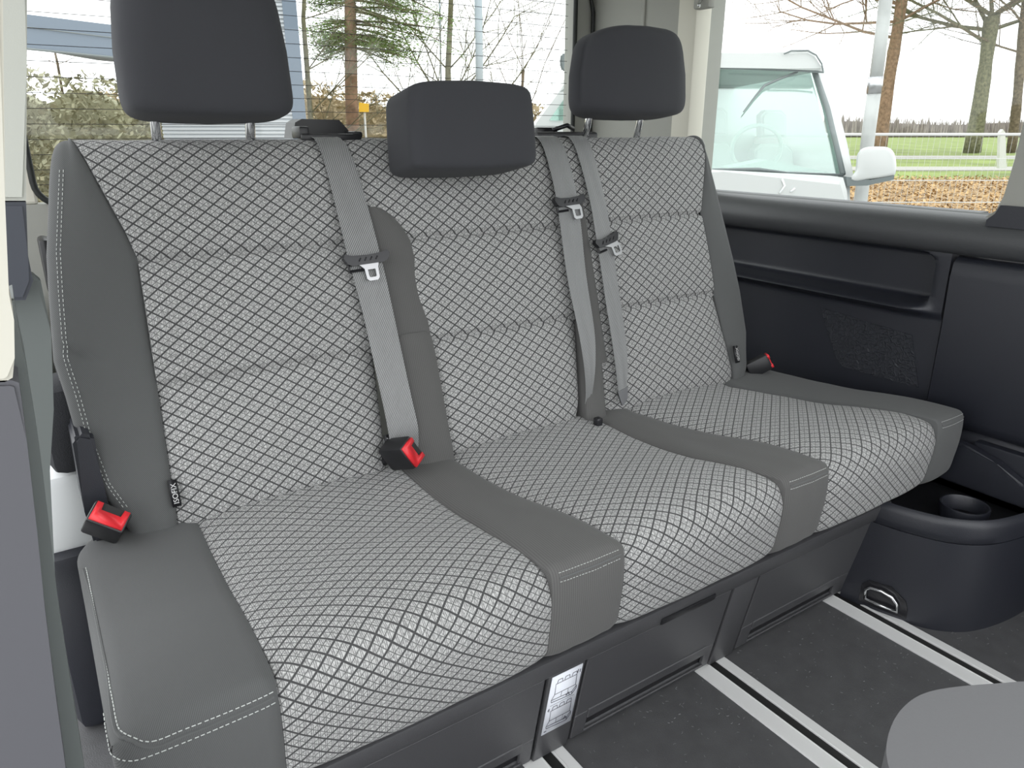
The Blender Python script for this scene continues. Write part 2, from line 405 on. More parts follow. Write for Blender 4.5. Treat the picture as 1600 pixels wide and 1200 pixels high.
slab_px('pillar_top', [(-200, -150), (3, -150), (8, 315), (14, 460), (22, 500), (23, 560), (20, 592), (8, 599), (-200, 602)], .55, .06, 'cream', dp, .003)

# ------------------------------------------------------------------ floor rails
for cx, lab in ((.554, 'left aluminium floor rail emerging below the sticker on the seat box'), (.941, 'middle aluminium floor rail running across the dark floor'), (1.331, 'right aluminium floor rail beside the cup holder console')):
    r = thing('floor_rail', lab, 'rail', (cx, .5, 0), 'aluminium floor rails')
    y1 = 1.4
    for nm, a, b, h, mt in (('rail_bar', -.038, -.004, .004, 'alu'), ('rail_slot', -.004, .015, .0012, 'slot'), ('rail_bar', .015, .037, .004, 'alu')):
        o = bx(nm, cx+a, cx+b, -.6, y1, 0, h, mt, r, .0008 if nm == 'rail_bar' else 0, seg=1)
    bx('rail_lip', cx-.0075, cx-.0045, -.6, y1, .0036, .0052, 'alu', r, .0008, seg=1)
    bx('rail_lip', cx+.0155, cx+.0180, -.6, y1, .0036, .0052, 'alu', r, .0008, seg=1)

# ------------------------------------------------------------------ bench
bench = thing('rear_bench_seat', 'three seat bench in grey diamond pattern and charcoal fabric on dark plastic seat box', 'bench seat', (.8, 1.0, 0))
# --- seat box, front face leans out towards the top
def BY(z): return .738-.20*z
def bbox(name, x0, x1, z0, z1, off, th, mat, bev=.002, parent=bench):
    """box lying on the sloped front face, off = distance its outer face stands in front"""
    bm = bmesh.new(); vs = box(bm, x0, x1, 0, th, z0, z1, bev)
    for v in vs: v.co.y += BY(v.co.z)-off
    return obj(name, bm, mat, parent, sharp=math.radians(35))
bbox('seat_box', -.01, 1.40, .004, .236, -.006, .30, 'blackpl')
def drawer(x0, x1, hx0, hx1, hz0=.022, hz1=.066):
    bm = bmesh.new(); z0, z1, th = .012, .196, .006
    def bb(a, b, c, d, off=0, t=th):
        for v in box(bm, a, b, 0, t, c, d, .0012, None, 1): v.co.y += BY(v.co.z)-off
    bb(x0, x1, hz1, z1); bb(x0, hx0, z0, hz1); bb(hx1, x1, z0, hz1); bb(hx0, hx1, z0, hz0)
    o = obj('drawer_front', bm, 'basepl', bench)
    # framed grip: raised upper strip, slanted inner shelf
    bm = bmesh.new()
    for v in box(bm, hx0-.002, hx1+.002, 0, .008, hz1-.018, hz1+.004, .0015, None, 1): v.co.y += BY(v.co.z)-.002
    p = obj('grip_strip', bm, 'basepl', o)
    bm = bmesh.new(); prism(bm, [(hx0, BY(hz0)+.002, hz0), (hx0, BY(hz0)+.03, hz0+.016), (hx0, BY(hz0)+.03, hz0-.004), (hx0, BY(hz0)+.002, hz0-.003)], (hx1-hx0, 0, 0))
    obj('grip_shelf', bm, 'basepl', o)
    bm = bmesh.new()
    for v in box(bm, hx0-.004, hx1+.004, 0, .006, hz0-.004, hz0+.001, .0012, None, 1): v.co.y += BY(v.co.z)-.003
    obj('grip_edge', bm, 'basepl', o)
    return o
drawer(.06, .524, .20, .500); drawer(.604, .926, .632, .905); drawer(1.002, 1.345, 1.035, 1.300)
for a, b in ((.530, .598), (.932, .996)): bbox('divider_strip', a, b, .006, .198, .001, .008, 'basepl')
bbox('end_strip', 1.350, 1.395, .006, .22, .002, .05, 'basepl')
bbox('top_rail', -.005, 1.39, .200, .238, .006, .03, 'basepl', .006)
bbox('pull_recess', .745, .87, .203, .216, .009, .01, 'blackpl', .002)
# sticker with two line drawings of a bench
stk = bbox('sticker', .536, .593, .066, .194, .0018, .001, 'sticker', 0)
def SP(u, v, off=.0022): z = .066+v*.128; return Vector((.536+u*.057, BY(z)-off, z))
bm = bmesh.new()
def ink(pts, r=.0005): tube(bm, [SP(*p) for p in pts], r, 3)
for v0 in (.56, .10):
    ink([(.18, v0+.12), (.16, v0+.30), (.85, v0+.30), (.88, v0+.12)]); ink([(.18, v0+.12), (.88, v0+.12)], .0004)
    ink([(.18, v0+.12), (.10, v0+.04), (.80, v0+.02), (.92, v0+.10), (.88, v0+.12)]); ink([(.10, v0+.04), (.11, v0), (.80, v0-.03), (.80, v0+.02)])
    ink([(.92, v0+.10), (.93, v0+.05), (.80, v0-.03)])
    for k in range(3):
        a = .20+.24*k; ink([(a, v0+.31), (a+.02, v0+.36), (a+.15, v0+.36), (a+.17, v0+.31)])
    ink([(.42, v0+.12), (.42, v0+.03)], .0003); ink([(.64, v0+.12), (.64, v0+.03)], .0003)
ink([(.6, .56), (.68, .60), (.72, .55)], .0009); ink([(.68, .12), (.74, .16), (.80, .12)], .0012)
ink([(.10, .50), (.9, .50)], .00025); ink([(.05, .42), (.09, .46), (.1, .40)]); ink([(.86, .88), (.87, .94)], .0006); ink([(.94, .88), (.94, .93)], .0006)
ink([(.06, .05), (.14, .055)], .0007)
obj('printed_drawing', bm, 'ink', stk)
# --- seat cushion
CU = lambda x, q: (x, q.x, q.y)
def cushion_loop(rc):
    ctl = [(1.15, .375), (1.12, .392), (1.05, .392), (.97, .389), (.89, .392), (.82, .400), (.76, .405), (.665+rc*1.6, .405), (.665+rc*.35, .405-rc*.3), (.662, .400-rc), (.660, .345), (.664, .30), (.672, .262), (.70, .246), (.78, .240), (.95, .240), (1.12, .250), (1.15, .28)]
    return catmull(ctl, .006)
LC = {'p': cushion_loop(.034), 'd': cushion_loop(.012)}
def fade(y): return max(0, min(1, (1.13-y)/.05))
# boundaries x as functions of y (front to back)
c_b1 = lambda p: interp([(.60, .142), (.75, .146), (1.1, .150)], p.x) + (.0 if p.y > .3 else 0)
c_d1l = lambda p: interp([(.66, .506), (.80, .492), (1.06, .487)], p.x)
c_d1r = lambda p: interp([(.66, .634), (.74, .626), (.87, .606), (1.06, .585)], p.x)
c_d2l = lambda p: interp([(.66, .988), (.74, .965), (.82, .936), (1.06, .925)], p.x)
c_d2r = lambda p: interp([(.66, 1.110), (.80, 1.093), (.95, 1.05), (1.06, 1.018)], p.x)
c_b2 = lambda p: interp([(.66, 1.470), (.72, 1.452), (.84, 1.40), (.95, 1.375), (1.0, 1.35), (1.06, 1.315)], p.x)
def lerpx(a, b, t): return lambda p: a(p)*(1-t)+b(p)*t
def puff(t, amp, edge=.004, k=6):
    def f(p):
        top = 1 if p.y > .36 else .35+.65*max(0, (p.y-.25)/.11)
        e = abs(2*t-1)
        wr = .0022*noise.noise(Vector((t*4+amp*100, p.x*9, p.y*4)))
        return amp*(1-e**2.5)*top*(1 if p.x < 1.1 else .3) - edge*(e**14) + wr*(1-e**4)
    return f
def cush_panel(name, a, b, kind, mat, amp, nx=18, label=None):
    ts = [i/nx for i in range(nx+1)]; ts = [0, .012] + ts[1:-1] + [.988, 1]
    cols = [(lerpx(a, b, t), puff(t, amp)) for t in ts]
    o = sheet(name, LC[kind], cols, mat, bench, CU)
    return o
o = cush_panel('seat_panel', c_b1, c_d1l, 'p', 'diamond', .010)
o = cush_panel('seat_panel', c_d1r, c_d2l, 'p', 'diamond', .010)
o = cush_panel('seat_panel', c_d2r, c_b2, 'p', 'diamond', .010)
DV = [cush_panel('seat_divider', c_d1l, c_d1r, 'd', 'rib', .004, 10), cush_panel('seat_divider', c_d2l, c_d2r, 'd', 'rib', .004, 10)]; SB = []
def bolster_cols(inner, outer, r, amp=.003):
    """inner boundary -> outer edge with a rounded shoulder of radius r"""
    cols = []
    for i in range(9):
        t = i/8
        cols.append((lambda p, t=t: inner(p)*(1-t)+(outer(p)+(r if outer(p) < inner(p) else -r))*t, lambda p, t=t: amp*math.sin(math.pi*t)-.003*(1-t)**10))
    for i in range(1, 8):
        a = math.pi/2*i/7
        cols.append((lambda p, a=a: outer(p)+(1 if outer(p) < inner(p) else -1)*r*(1-math.sin(a)), lambda p, a=a: -r*(1-math.cos(a))))
    return cols
SB.append(sheet('side_bolster', LC['d'], bolster_cols(c_b1, lambda p: interp([(.66, -.014), (1.1, -.012), (1.15, .01)], p.x), .028), 'plain', bench, CU))
SB.append(sheet('side_bolster', LC['d'], bolster_cols(c_b2, lambda p: interp([(.66, 1.583), (.95, 1.545), (1.1, 1.50)], p.x), .024), 'plain', bench, CU))
bx('cushion_pan', .01, 1.50, .70, 1.14, .234, .2415, 'blackpl', bench)
# --- backrest
BA = math.radians(18); by0, bz0 = 1.08, .40
def BK(x, q): n, h = q.x, q.y; return (x, by0+n*math.cos(BA)+h*math.sin(BA), bz0-n*math.sin(BA)+h*math.cos(BA))
back_ctl = [(.035, -.045), (.012, -.025), (.0, .01), (0, .06), (0, .12), (0, .2), (0, .3), (0, .4), (0, .48), (.001, .535), (.010, .562), (.030, .575), (.06, .575), (.085, .562), (.1, .52), (.105, .3), (.105, .05), (.09, -.035), (.06, -.05)]
LB = catmull(back_ctl, .006)
bk_b1 = lambda p: interp([(-.05, .118), (.02, .124), (.2, .133), (.395, .142), (.43, .134), (.56, .095), (.58, .088)], p.y)
bk_b2 = lambda p: interp([(-.05, 1.35), (.02, 1.352), (.12, 1.337), (.2, 1.328), (.395, 1.324), (.44, 1.338), (.55, 1.375), (.58, 1.378)], p.y)
bk_lo = lambda p: interp([(-.05, .075), (.03, .05), (.08, .030), (.15, .020), (.21, .017), (.264, .012), (.35, .022), (.41, .030), (.47, .043), (.53, .056), (.58, .066)], p.y)
bk_ro = lambda p: interp([(-.05, 1.385), (.02, 1.410), (.1, 1.428), (.2, 1.428), (.28, 1.421), (.45, 1.398), (.54, 1.385), (.58, 1.380)], p.y)
bk_m1 = lambda p: interp([(-.05, .458), (.10, .468), (.20, .476), (.23, .486), (.3, .495), (.45, .50), (.58, .50)], p.y)
bk_m1b = lambda p: interp([(-.05, .588), (.01, .582), (.17, .579), (.23, .50), (.25, .50)], p.y)
bk_m2 = lambda p: interp([(-.05, .872), (.0, .882), (.04, .894), (.12, .905), (.2, .92), (.24, .94), (.58, .965)], p.y)
bk_m2b = lambda p: interp([(-.05, .955), (.1, .965), (.23, .965), (.25, .965)], p.y)
def bpuff(t, ph):
    def f(p):
        if p.x > .05: return 0
        h = p.y; e = abs(2*t-1)
        lo = .014*max(0, math.sin(math.pi*max(0, min(1, (h+.02)/.225)))) if h < .205 else 0
        md = .009*math.sin(math.pi*(h-.205)/.185) if .205 <= h < .39 else 0
        hi = .006*math.sin(math.pi*min(1, (h-.39)/.18)) if .39 <= h else 0
        ed = .35+.65*(1-e**4) 
        g = -.0085*(math.exp(-((h-.205)/.0045)**2) + math.exp(-((h-.39)/.0045)**2))
        side = -.010*(e**10) if h < .2 else 0
        wr = .0015*noise.noise(Vector((t*5+ph, h*11, ph)))
        return (lo+md+hi)*ed + g + side + wr
    return f
def back_panel(a, b, ph, nx=20):
    ts = [i/nx for i in range(nx+1)]; ts = [0, .01, .025] + ts[1:-1] + [.975, .99, 1]
    return sheet('back_panel', LB, [(lerpx(a, b, t), bpuff(t, ph)) for t in ts], 'diamond', bench, BK)
# finer loop around the seams
LB = [p for p in catmull(back_ctl, .003)]
back_panel(bk_b1, bk_m1, 1)
back_panel(lambda p: max(bk_m1b(p), bk_m1(p)) if p.y < .24 else bk_m1(p), bk_m2, 2)
back_panel(lambda p: max(bk_m2b(p), bk_m2(p)) if p.y < .25 else bk_m2(p), bk_b2, 3)
def dent(cols, fn):
    return [(xf, (lambda p, of=of, xf=xf: of(p)-fn(xf(p), p))) for xf, of in cols]
dfn = lambda x, p: .007*math.exp(-(((x-.05)*.6+(p.y-.262)*.8)/.006)**2 - (((x-.05)*.8-(p.y-.262)*.6)/.028)**2) if p.x < .05 else 0
SB.append(sheet('back_bolster', LB, dent(bolster_cols(bk_b1, bk_lo, .022, .003), dfn), 'plain', bench, BK))
SB.append(sheet('back_bolster', LB, bolster_cols(bk_b2, bk_ro, .022, .003), 'plain', bench, BK))
# ribbed dividers with arched tops
def back_strip(outline, n0, n1, mat='rib', name='back_divider', nseg=6):
    """outline: list of (h, x_left, x_right) bottom->top, lying on the backrest between depths n0 (front) and n1"""
    rows = []
    bm = bmesh.new(); uvl = bm.loops.layers.uv.new('UVMap')
    F, Bk = [], []
    for h, xa, xb in outline:
        F.append([]); Bk.append([])
        for k in range(nseg+1):
            t = k/nseg; x = xa+(xb-xa)*t; e = abs(2*t-1)
            F[-1].append(bm.verts.new(BK(x, Vector((n0+.006*e**4, h))))); Bk[-1].append(bm.verts.new(BK(x, Vector((n1, h)))))
    def uvf(f, xy):
        for l, c in zip(f.loops, xy): l[uvl].uv = c
    for i in range(len(outline)-1):
        for k in range(nseg):
            f = bm.faces.new((F[i][k], F[i][k+1], F[i+1][k+1], F[i+1][k]))
            xs = [outline[i][1]+(outline[i][2]-outline[i][1])*k/nseg, outline[i][1]+(outline[i][2]-outline[i][1])*(k+1)/nseg]
            uvf(f, [(xs[0], outline[i][0]), (xs[1], outline[i][0]), (xs[1], outline[i+1][0]), (xs[0], outline[i+1][0])])
            bm.faces.new((Bk[i][k], Bk[i+1][k], Bk[i+1][k+1], Bk[i][k+1]))
        bm.faces.new((F[i][0], F[i+1][0], Bk[i+1][0], Bk[i][0])); bm.faces.new((F[i][-1], Bk[i][-1], Bk[i+1][-1], F[i+1][-1]))
    for R, Q in ((F[0], Bk[0]), (F[-1], Bk[-1])):
        for k in range(nseg): bm.faces.new((R[k], R[k+1], Q[k+1], Q[k]))
    return obj(name, bm, mat, bench, sharp=math.radians(60))
arch1 = [(.205, .487, .585), (.25, .492, .585), (.33, .494, .583), (.385, .494, .579), (.41, .494, .568), (.43, .494, .553), (.442, .497, .538), (.446, .505, .528)]
back_strip(arch1, -.011, .03)
back_strip([(-.03, .520, .586), (.05, .512, .586), (.12, .508, .586), (.18, .506, .586), (.212, .510, .584), (.222, .52, .575)], -.016, .03, 'rib', 'divider_flap')
back_strip([(-.02, .497, .514), (.10, .497, .510), (.19, .496, .508), (.225, .498, .506)], -.006, .03, 'rib', 'flap_edge', 2)
arch2 = [(.10, .925, .975), (.16, .930, .975), (.25, .940, .978), (.33, .945, .980), (.40, .958, .980), (.43, .968, .978)]
back_strip(arch2, -.011, .03)
back_strip([(-.03, .893, .944), (.05, .902, .952), (.12, .910, .960), (.18, .917, .958), (.215, .925, .950), (.225, .93, .942)], -.014, .03, 'rib', 'divider_flap')
bx('back_shell', .07, 1.36, 1.16, 1.2, .34, .40, 'blackpl', bench)
# stitching: small dashes of pale thread
def dashes(name, pts, step=.006, ln=.0038, r=.0007, parent=bench):
    P = catmull([Vector(p) for p in pts], .001, False); bm = bmesh.new(); acc = 0; i = 0; d = [0]
    for a, b in zip(P, P[1:]): d.append(d[-1]+(b-a).length)
    s = 0; j = 0
    def at(s):
        import bisect
        k = min(len(P)-1, bisect.bisect_left(d, s)); return P[k]
    while s+ln < d[-1]:
        a, b = at(s), at(s+ln)
        if (b-a).length > .0005: tube(bm, [a, b], r, 4)
        s += step
    return tag(obj(name, bm, 'stitch', parent), kind='stuff')
from mathutils.bvhtree import BVHTree
def snap(o, pts, off=.0006, ds=.004):
    me = o.data; T = BVHTree.FromPolygons([v.co[:] for v in me.vertices], [p.vertices[:] for p in me.polygons]); out = []
    for p in catmull([Vector(p) for p in pts], ds, False):
        q, n, i, d = T.find_nearest(p)
        nv = (p-q); out.append(q+(nv.normalized() if nv.length > 1e-4 and nv.dot(n) > 0 else n)*off)
    return out
def seam_line(o, pts, r=.0014):
    bm = bmesh.new(); tube(bm, snap(o, pts, .0002), r, 5); obj('seam', bm, 'plain', bench)
lb = [(.142, 0), (.10, 0), (.05, 0), (.020, 0), (.002, .012), (-.010, .040)]
def lbp(dy, dz=0): return [(x, .650+dy+b*1.0, .386+dz if i < 4 else .400) for i, (x, b) in enumerate(lb)] + [(-.016, .78, .41), (-.018, .90, .40), (-.018, 1.05, .395)]
seam_line(SB[0], lbp(0), .0018)
dashes('stitching', snap(SB[0], [(x+(.006 if i > 3 else 0), y, z) for i, (x, y, z) in enumerate(lbp(.0, .0075))]))
dashes('stitching', [p for p in snap(SB[0], [(.142, .650, .378), (.10, .650, .379), (.05, .650, .378), (.02, .650, .377), (-.004, .658, .377), (-.016, .685, .378), (-.02, .74, .385)])])
for o, a, b in ((DV[0], .513, .628), (DV[1], .994, 1.104), (SB[1], 1.478, 1.572)):
    m = (a+b)/2; seam_line(o, [(a, .650, .394), (m, .650, .394), (b, .650, .394)])
    for y, z in ((.655, .402), (.650, .387)): dashes('stitching', snap(o, [(a, y, z), (m, y, z), (b, y, z)]), .005, .003, .0005)
for off in (.006, .013):
    dashes('stitching', snap(SB[2], [BK(bk_lo(Vector((0, h)))+off, Vector((-.015, h))) for h in (.04, .07, .1, .15, .2, .25, .3, .36, .42, .48, .53)]), .0065, .0035, .0005)
# shell parts left of the backrest: hinge cover
bm = bmesh.new(); prism(bm, [on(u, v, 1, 1.10) for u, v in ((113, 690), (122, 678), (147, 682), (158, 740), (172, 800), (185, 860), (150, 860), (132, 800))], (0, .09, 0))
bmesh.ops.bevel(bm, geom=list(bm.edges), offset=.005, segments=2, affect='EDGES'); obj('hinge_cover', bm, 'plastic', bench, sharp=math.radians(35))
# isofix tags
def iso_tag(x, h, n, flip):
    t = back_strip([(h, x-.006, x+.006), (h+.04, x-.006, x+.006)], n, n+.0015, 'blackpl', 'fabric_tag', 1)
    cu = bpy.data.curves.new('tag_text', 'FONT'); cu.body = 'ISOFIX'; cu.size = .0105; cu.align_x = 'CENTER'; cu.align_y = 'CENTER'; cu.extrude = .0002
    tmp = bpy.data.objects.new('tmp', cu); C.objects.link(tmp); dg = bpy.context.evaluated_depsgraph_get()
    me = bpy.data.meshes.new_from_object(tmp.evaluated_get(dg)); bpy.data.objects.remove(tmp)
    R = Vector((1, 0, 0)); U = Vector((0, math.sin(BA), math.cos(BA))); F = R.cross(U)
    cx = U*1; cy = -R
    nrm = cx.cross(cy)
    me.transform(Matrix(((cx.x, cy.x, nrm.x, 0), (cx.y, cy.y, nrm.y, 0), (cx.z, cy.z, nrm.z, 0), (0, 0, 0, 1))))
    me.transform(Matrix.Translation(Vector(BK(x, Vector((n-.001, h+.02))))))
    o = link('tag_text', me, 'tagtext', bench); o.parent = t; o.matrix_parent_inverse = Matrix.Identity(4); o.location = -bench.location+bench.location
    o.parent = t; o.matrix_parent_inverse = Matrix.Identity(4)
iso_tag(.468, .018, -.014, 0); iso_tag(1.350, .035, -.020, 0); iso_tag(.126, .025, -.012, 0)
# ------------------------------------------------------------------ headrests
def headrest(name, cx, cy, zc, w, h, d, tilt, mat, posts, top=.88, parent=bench, wing=.25, e=.34, ex=.32):
    """superellipsoid pad, narrower at the top, front gently faceted"""
    bm = bmesh.new(); nu, nv = 40, 26; rows = []
    def sp(c, p): return math.copysign(abs(c)**p, c)
    for i in range(nv+1):
        ph = -math.pi/2+math.pi*i/nv; row = []
        for j in range(nu):
            th = 2*math.pi*j/nu
            cz = sp(math.sin(ph), e); cr = sp(math.cos(ph), e)
            x = sp(math.cos(th), ex)*cr; y = sp(math.sin(th), ex*1.3)*cr
            k = 1-(1-top)*max(0, (cz+.2)/1.2)**1.5 + .02*max(0, -cz)**2
            X = x*w/2*k; Y = y*d/2
            if y < 0: Y += wing*d*abs(x)**3.0*.6        # wings fall back at the sides
            Z = cz*h/2 + (.006*math.cos(x*1.6) if cz > 0 else -.004*math.cos(x*1.6))
            Y += -.10*d*(cz*0.5)
            row.append(bm.verts.new((X, Y, Z)))
            if i in (0, nv): break
        rows.append(row)
    for a, b in zip(rows, rows[1:]):
        if len(a) == 1:
            for j in range(nu): bm.faces.new((a[0], b[j], b[(j+1) % nu]))
        elif len(b) == 1:
            for j in range(nu): bm.faces.new((a[j], b[0], a[(j+1) % nu]))
        else:
            for j in range(nu): bm.faces.new((a[j], a[(j+1) % nu], b[(j+1) % nu], b[j]))
    uvl = bm.loops.layers.uv.new('UVMap')
    for f in bm.faces:
        for l in f.loops: l[uvl].uv = (l.vert.co.x, l.vert.co.z)
    bmesh.ops.transform(bm, matrix=Matrix.Translation((cx, cy, zc)) @ Matrix.Rotation(tilt, 4, 'X'), verts=bm.verts)
    o = obj(name, bm, mat, parent, smooth=True)
    for px in posts:
        bm = bmesh.new(); tube(bm, [(px, cy+.02, zc-h*.30), (px, cy+.026, zc-h/2), (px, cy+.045, .90)], .0075, 10); q = obj('headrest_post', bm, 'chrome', bench, smooth=True)
    return o
headrest('headrest', .281, 1.245, 1.062, .242, .186, .112, math.radians(-8), 'rest', (.204, .344), .89, e=.23)
headrest('headrest', 1.131, 1.245, 1.060, .284, .160, .115, math.radians(-8), 'rest', (1.040, 1.185), .84, e=.30, wing=.4)
headrest('middle_headrest', (.682), 1.180, .949, .250, .134, .120, math.radians(-11), 'rest', (), .96, wing=.05, e=.2, ex=.2)
# ------------------------------------------------------------------ belt outlets on the backrest top
def outlet(x0, x1, nm):
    bm = bmesh.new(); y0, y1, z0 = 1.285, 1.365, .938
    m = (x0+x1)/2
    prism(bm, [(x0, y0+.03, z0), (x0+.006, y0+.03, z0+.026), (x0+.018, y0+.03, z0+.032), (x1-.022, y0+.03, z0+.031), (x1-.008, y0+.03, z0+.016), (x1+.004, y0+.03, z0)], (0, .05, 0))
    box(bm, x0-.002, x0+.016, y0-.012, y0+.032, z0, z0+.020, .004); box(bm, x1-.014, x1+.004, y0-.012, y0+.032, z0, z0+.012, .004)
    box(bm, x0, x1, y0-.015, y0+.005, z0-.004, z0+.008, .003)
    return obj(nm, bm, 'blackpl', bench, sharp=math.radians(35))
outlet(.425, .532, 'belt_outlet')
o2 = bmesh.new(); box(o2, .915, 1.075, 1.28, 1.36, .925, .949, .006); box(o2, .965, 1.02, 1.35, 1.37, .94, .958, .004)
obj('belt_outlet', o2, 'blackpl', bench, sharp=math.radians(35))
bm = bmesh.new(); tube(bm, [(.99, 1.33, .952), (1.02, 1.32, .962), (1.045, 1.33, .955)], .005, 6); obj('release_lever', bm, 'blackpl', bench, smooth=True)
# ------------------------------------------------------------------ belts
def belt(path, tongue_h, label, seat, loops=()):
    """path: (h, n, x_left, x_right) top -> bottom on the backrest"""
    t = thing('seat_belt', label, 'seat belt', BK((path[-1][2]+path[-1][3])/2, Vector((0, 0))), 'seat belts lying down the backrest')
    bm = bmesh.new(); uvl = bm.loops.layers.uv.new('UVMap')
    L = catmull([Vector((h, n, a)) for h, n, a, b in path], .012, False); R = catmull([Vector((h, n, b)) for h, n, a, b in path], .012, False)
    L2 = [Vector(BK(p.z, Vector((p.y, p.x)))) for p in L]; nseg = 6; k = min(len(L), len(R))
    rowsF, rowsB, arc = [], [], 0
    for i in range(k):
        l, r = L[i], R[int(round(i*(len(R)-1)/(k-1)))] if len(R) != len(L) else R[i]
        h, n = l.x, l.y; f, bk = [], []
        for j in range(nseg+1):
            s = j/nseg; x = l.z+(r.z-l.z)*s; cn = .0012*math.sin(j*1.9+h*25)*.5 + .0006
            f.append(bm.verts.new(BK(x, Vector((n-cn, h))))); bk.append(bm.verts.new(BK(x, Vector((n-cn+.0014, h)))))
        rowsF.append(f); rowsB.append(bk)
    arcs = [0]
    for i in range(1, k): arcs.append(arcs[-1]+(rowsF[i][0].co-rowsF[i-1][0].co).length)
    for i in range(k-1):
        for j in range(nseg):
            q = bm.faces.new((rowsF[i][j], rowsF[i][j+1], rowsF[i+1][j+1], rowsF[i+1][j]))
            for l_, c in zip(q.loops, ((arcs[i], j*.008), (arcs[i], (j+1)*.008), (arcs[i+1], (j+1)*.008), (arcs[i+1], j*.008))): l_[uvl].uv = c
            q = bm.faces.new((rowsB[i][j], rowsB[i+1][j], rowsB[i+1][j+1], rowsB[i][j+1]))
        bm.faces.new((rowsF[i][0], rowsF[i+1][0], rowsB[i+1][0], rowsB[i][0])); bm.faces.new((rowsF[i][-1], rowsB[i][-1], rowsB[i+1][-1], rowsF[i+1][-1]))
    for a, b in ((rowsF[0], rowsB[0]), (rowsF[-1], rowsB[-1])):
        for j in range(nseg): bm.faces.new((a[j], a[j+1], b[j+1], b[j]))
    obj('webbing', bm, 'web', t, smooth=False, sharp=math.radians(60))
    # tongue: slider bar across the webbing with a steel loop below
    xa = interp(sorted((h, a) for h, n, a, b in path), tongue_h); xb = interp(sorted((h, b) for h, n, a, b in path), tongue_h)
    nn = interp(sorted((h, n) for h, n, a, b in path), tongue_h)
    xm = (xa+xb)/2; hw = (xb-xa)/2+.011; off, rot, sc = loops
    def TK(x, n, h):    # local frame, rotated by rot in the backrest plane
        c, s = math.cos(rot), math.sin(rot)
        return Vector(BK(xm+x*c-h*s, Vector((nn+n, tongue_h+x*s+h*c))))
    bm = bmesh.new()
    pts = [(-hw-.002, .006), (-hw+.002, .012), (-hw+.013, .0085), (0, .007), (hw-.013, .0085), (hw-.002, .012), (hw+.002, .006), (hw-.004, -.005), (hw-.012, -.008), (-hw+.012, -.008), (-hw+.004, -.005)]
    a = [bm.verts.new(TK(x, -.012, h)) for x, h in pts]; b = [bm.verts.new(TK(x, -.001, h)) for x, h in pts]
    bm.faces.new(a); bm.faces.new(b[::-1])
    for i in range(len(a)): bm.faces.new((a[i], a[(i+1) % len(a)], b[(i+1) % len(a)], b[i]))
    sl = obj('slider_bar', bm, 'gloss', t)
    for k_ in (-.016, -.006, .004, .014):
        bm = bmesh.new(); tube(bm, [TK(k_, -.0125, -.002), TK(k_+.004, -.0125, .003)], .0012, 5); obj('grip_rib', bm, 'gloss', sl)
    bm = bmesh.new(); tube(bm, [TK(-hw+.006, -.004, -.006), TK(-hw+.006, -.004, -.016), TK(-.006, -.005, -.016)], .0025, 5); obj('keeper', bm, 'blackpl', t)
    # steel loop: outer and inner outlines bridged
    cx = off
    outer = [(-.021, -.004), (cx-.013, -.016), (cx-.012, -.034), (cx-.008, -.038), (cx+.008, -.038), (cx+.012, -.034), (cx+.013, -.016), (.021, -.004)]
    inner = [(cx-.007, -.018), (cx-.007, -.021), (cx-.007, -.030), (cx-.005, -.032), (cx+.005, -.032), (cx+.007, -.030), (cx+.007, -.021), (cx+.007, -.018)]
    bm = bmesh.new(); rings = []
    for nn_ in (-.0095, -.0065):
        rings.append([bm.verts.new(TK(x*sc, nn_, h*sc)) for x, h in outer]); rings.append([bm.verts.new(TK(x*sc, nn_, h*sc)) for x, h in inner])
    m = len(outer)
    for i in range(m):
        j = (i+1) % m
        for A, B in ((0, 1), (2, 3), (0, 2), (1, 3)): bm.faces.new((rings[A][i], rings[A][j], rings[B][j], rings[B][i]))
    obj('steel_tongue', bm, 'steel', t)
    return t
n0 = -.020
belt([(.58, .055, .436, .484), (.577, .03, .440, .486), (.568, .004, .442, .488), (.54, -.012, .444, .494), (.488, -.014, .449, .503), (.347, -.024, .453, .510), (.259, -.024, .460, .514), (.12, -.026, .464, .517), (.057, -.022, .466, .521), (.02, -.010, .468, .520)], .355,
     'seat belt with black slider hanging between left and middle seats', 0, (.004, .04, .95))
belt([(.58, .055, .897, .940), (.577, .03, .897, .945), (.568, .004, .898, .948), (.54, -.010, .900, .952), (.444, -.020, .903, .955), (.29, -.024, .894, .942), (.17, -.028, .897, .936), (.10, -.026, .897, .925), (.04, -.012, .899, .915), (.0, .01, .90, .914)], .430,
     'left one of the two seat belts beside the right seat', 1, (.014, .06, .95))
belt([(.58, .055, .982, 1.028), (.577, .03, .980, 1.024), (.568, .004, .978, 1.020), (.54, -.010, .980, 1.022), (.441, -.020, .986, 1.026), (.358, -.020, .987, 1.027), (.236, -.020, .985, 1.024), (.16, -.022, .983, 1.020), (.08, -.024, .978, 1.010), (.03, -.024, .975, .995)], .345,
     'right one of the two seat belts, lying on the right seat back', 2, (.018, .25, .95))
bm = bmesh.new(); prism(bm, [BK(x, Vector((-.026, h))) for x, h in ((.972, .036), (1.000, .042), (.996, .020), (.984, .008), (.978, .006))], (0, .004, 0)); 
a = tag(obj('belt_anchor', bm, 'steel', None), 'small pale anchor plate under the belt on the right seat', 'bracket')
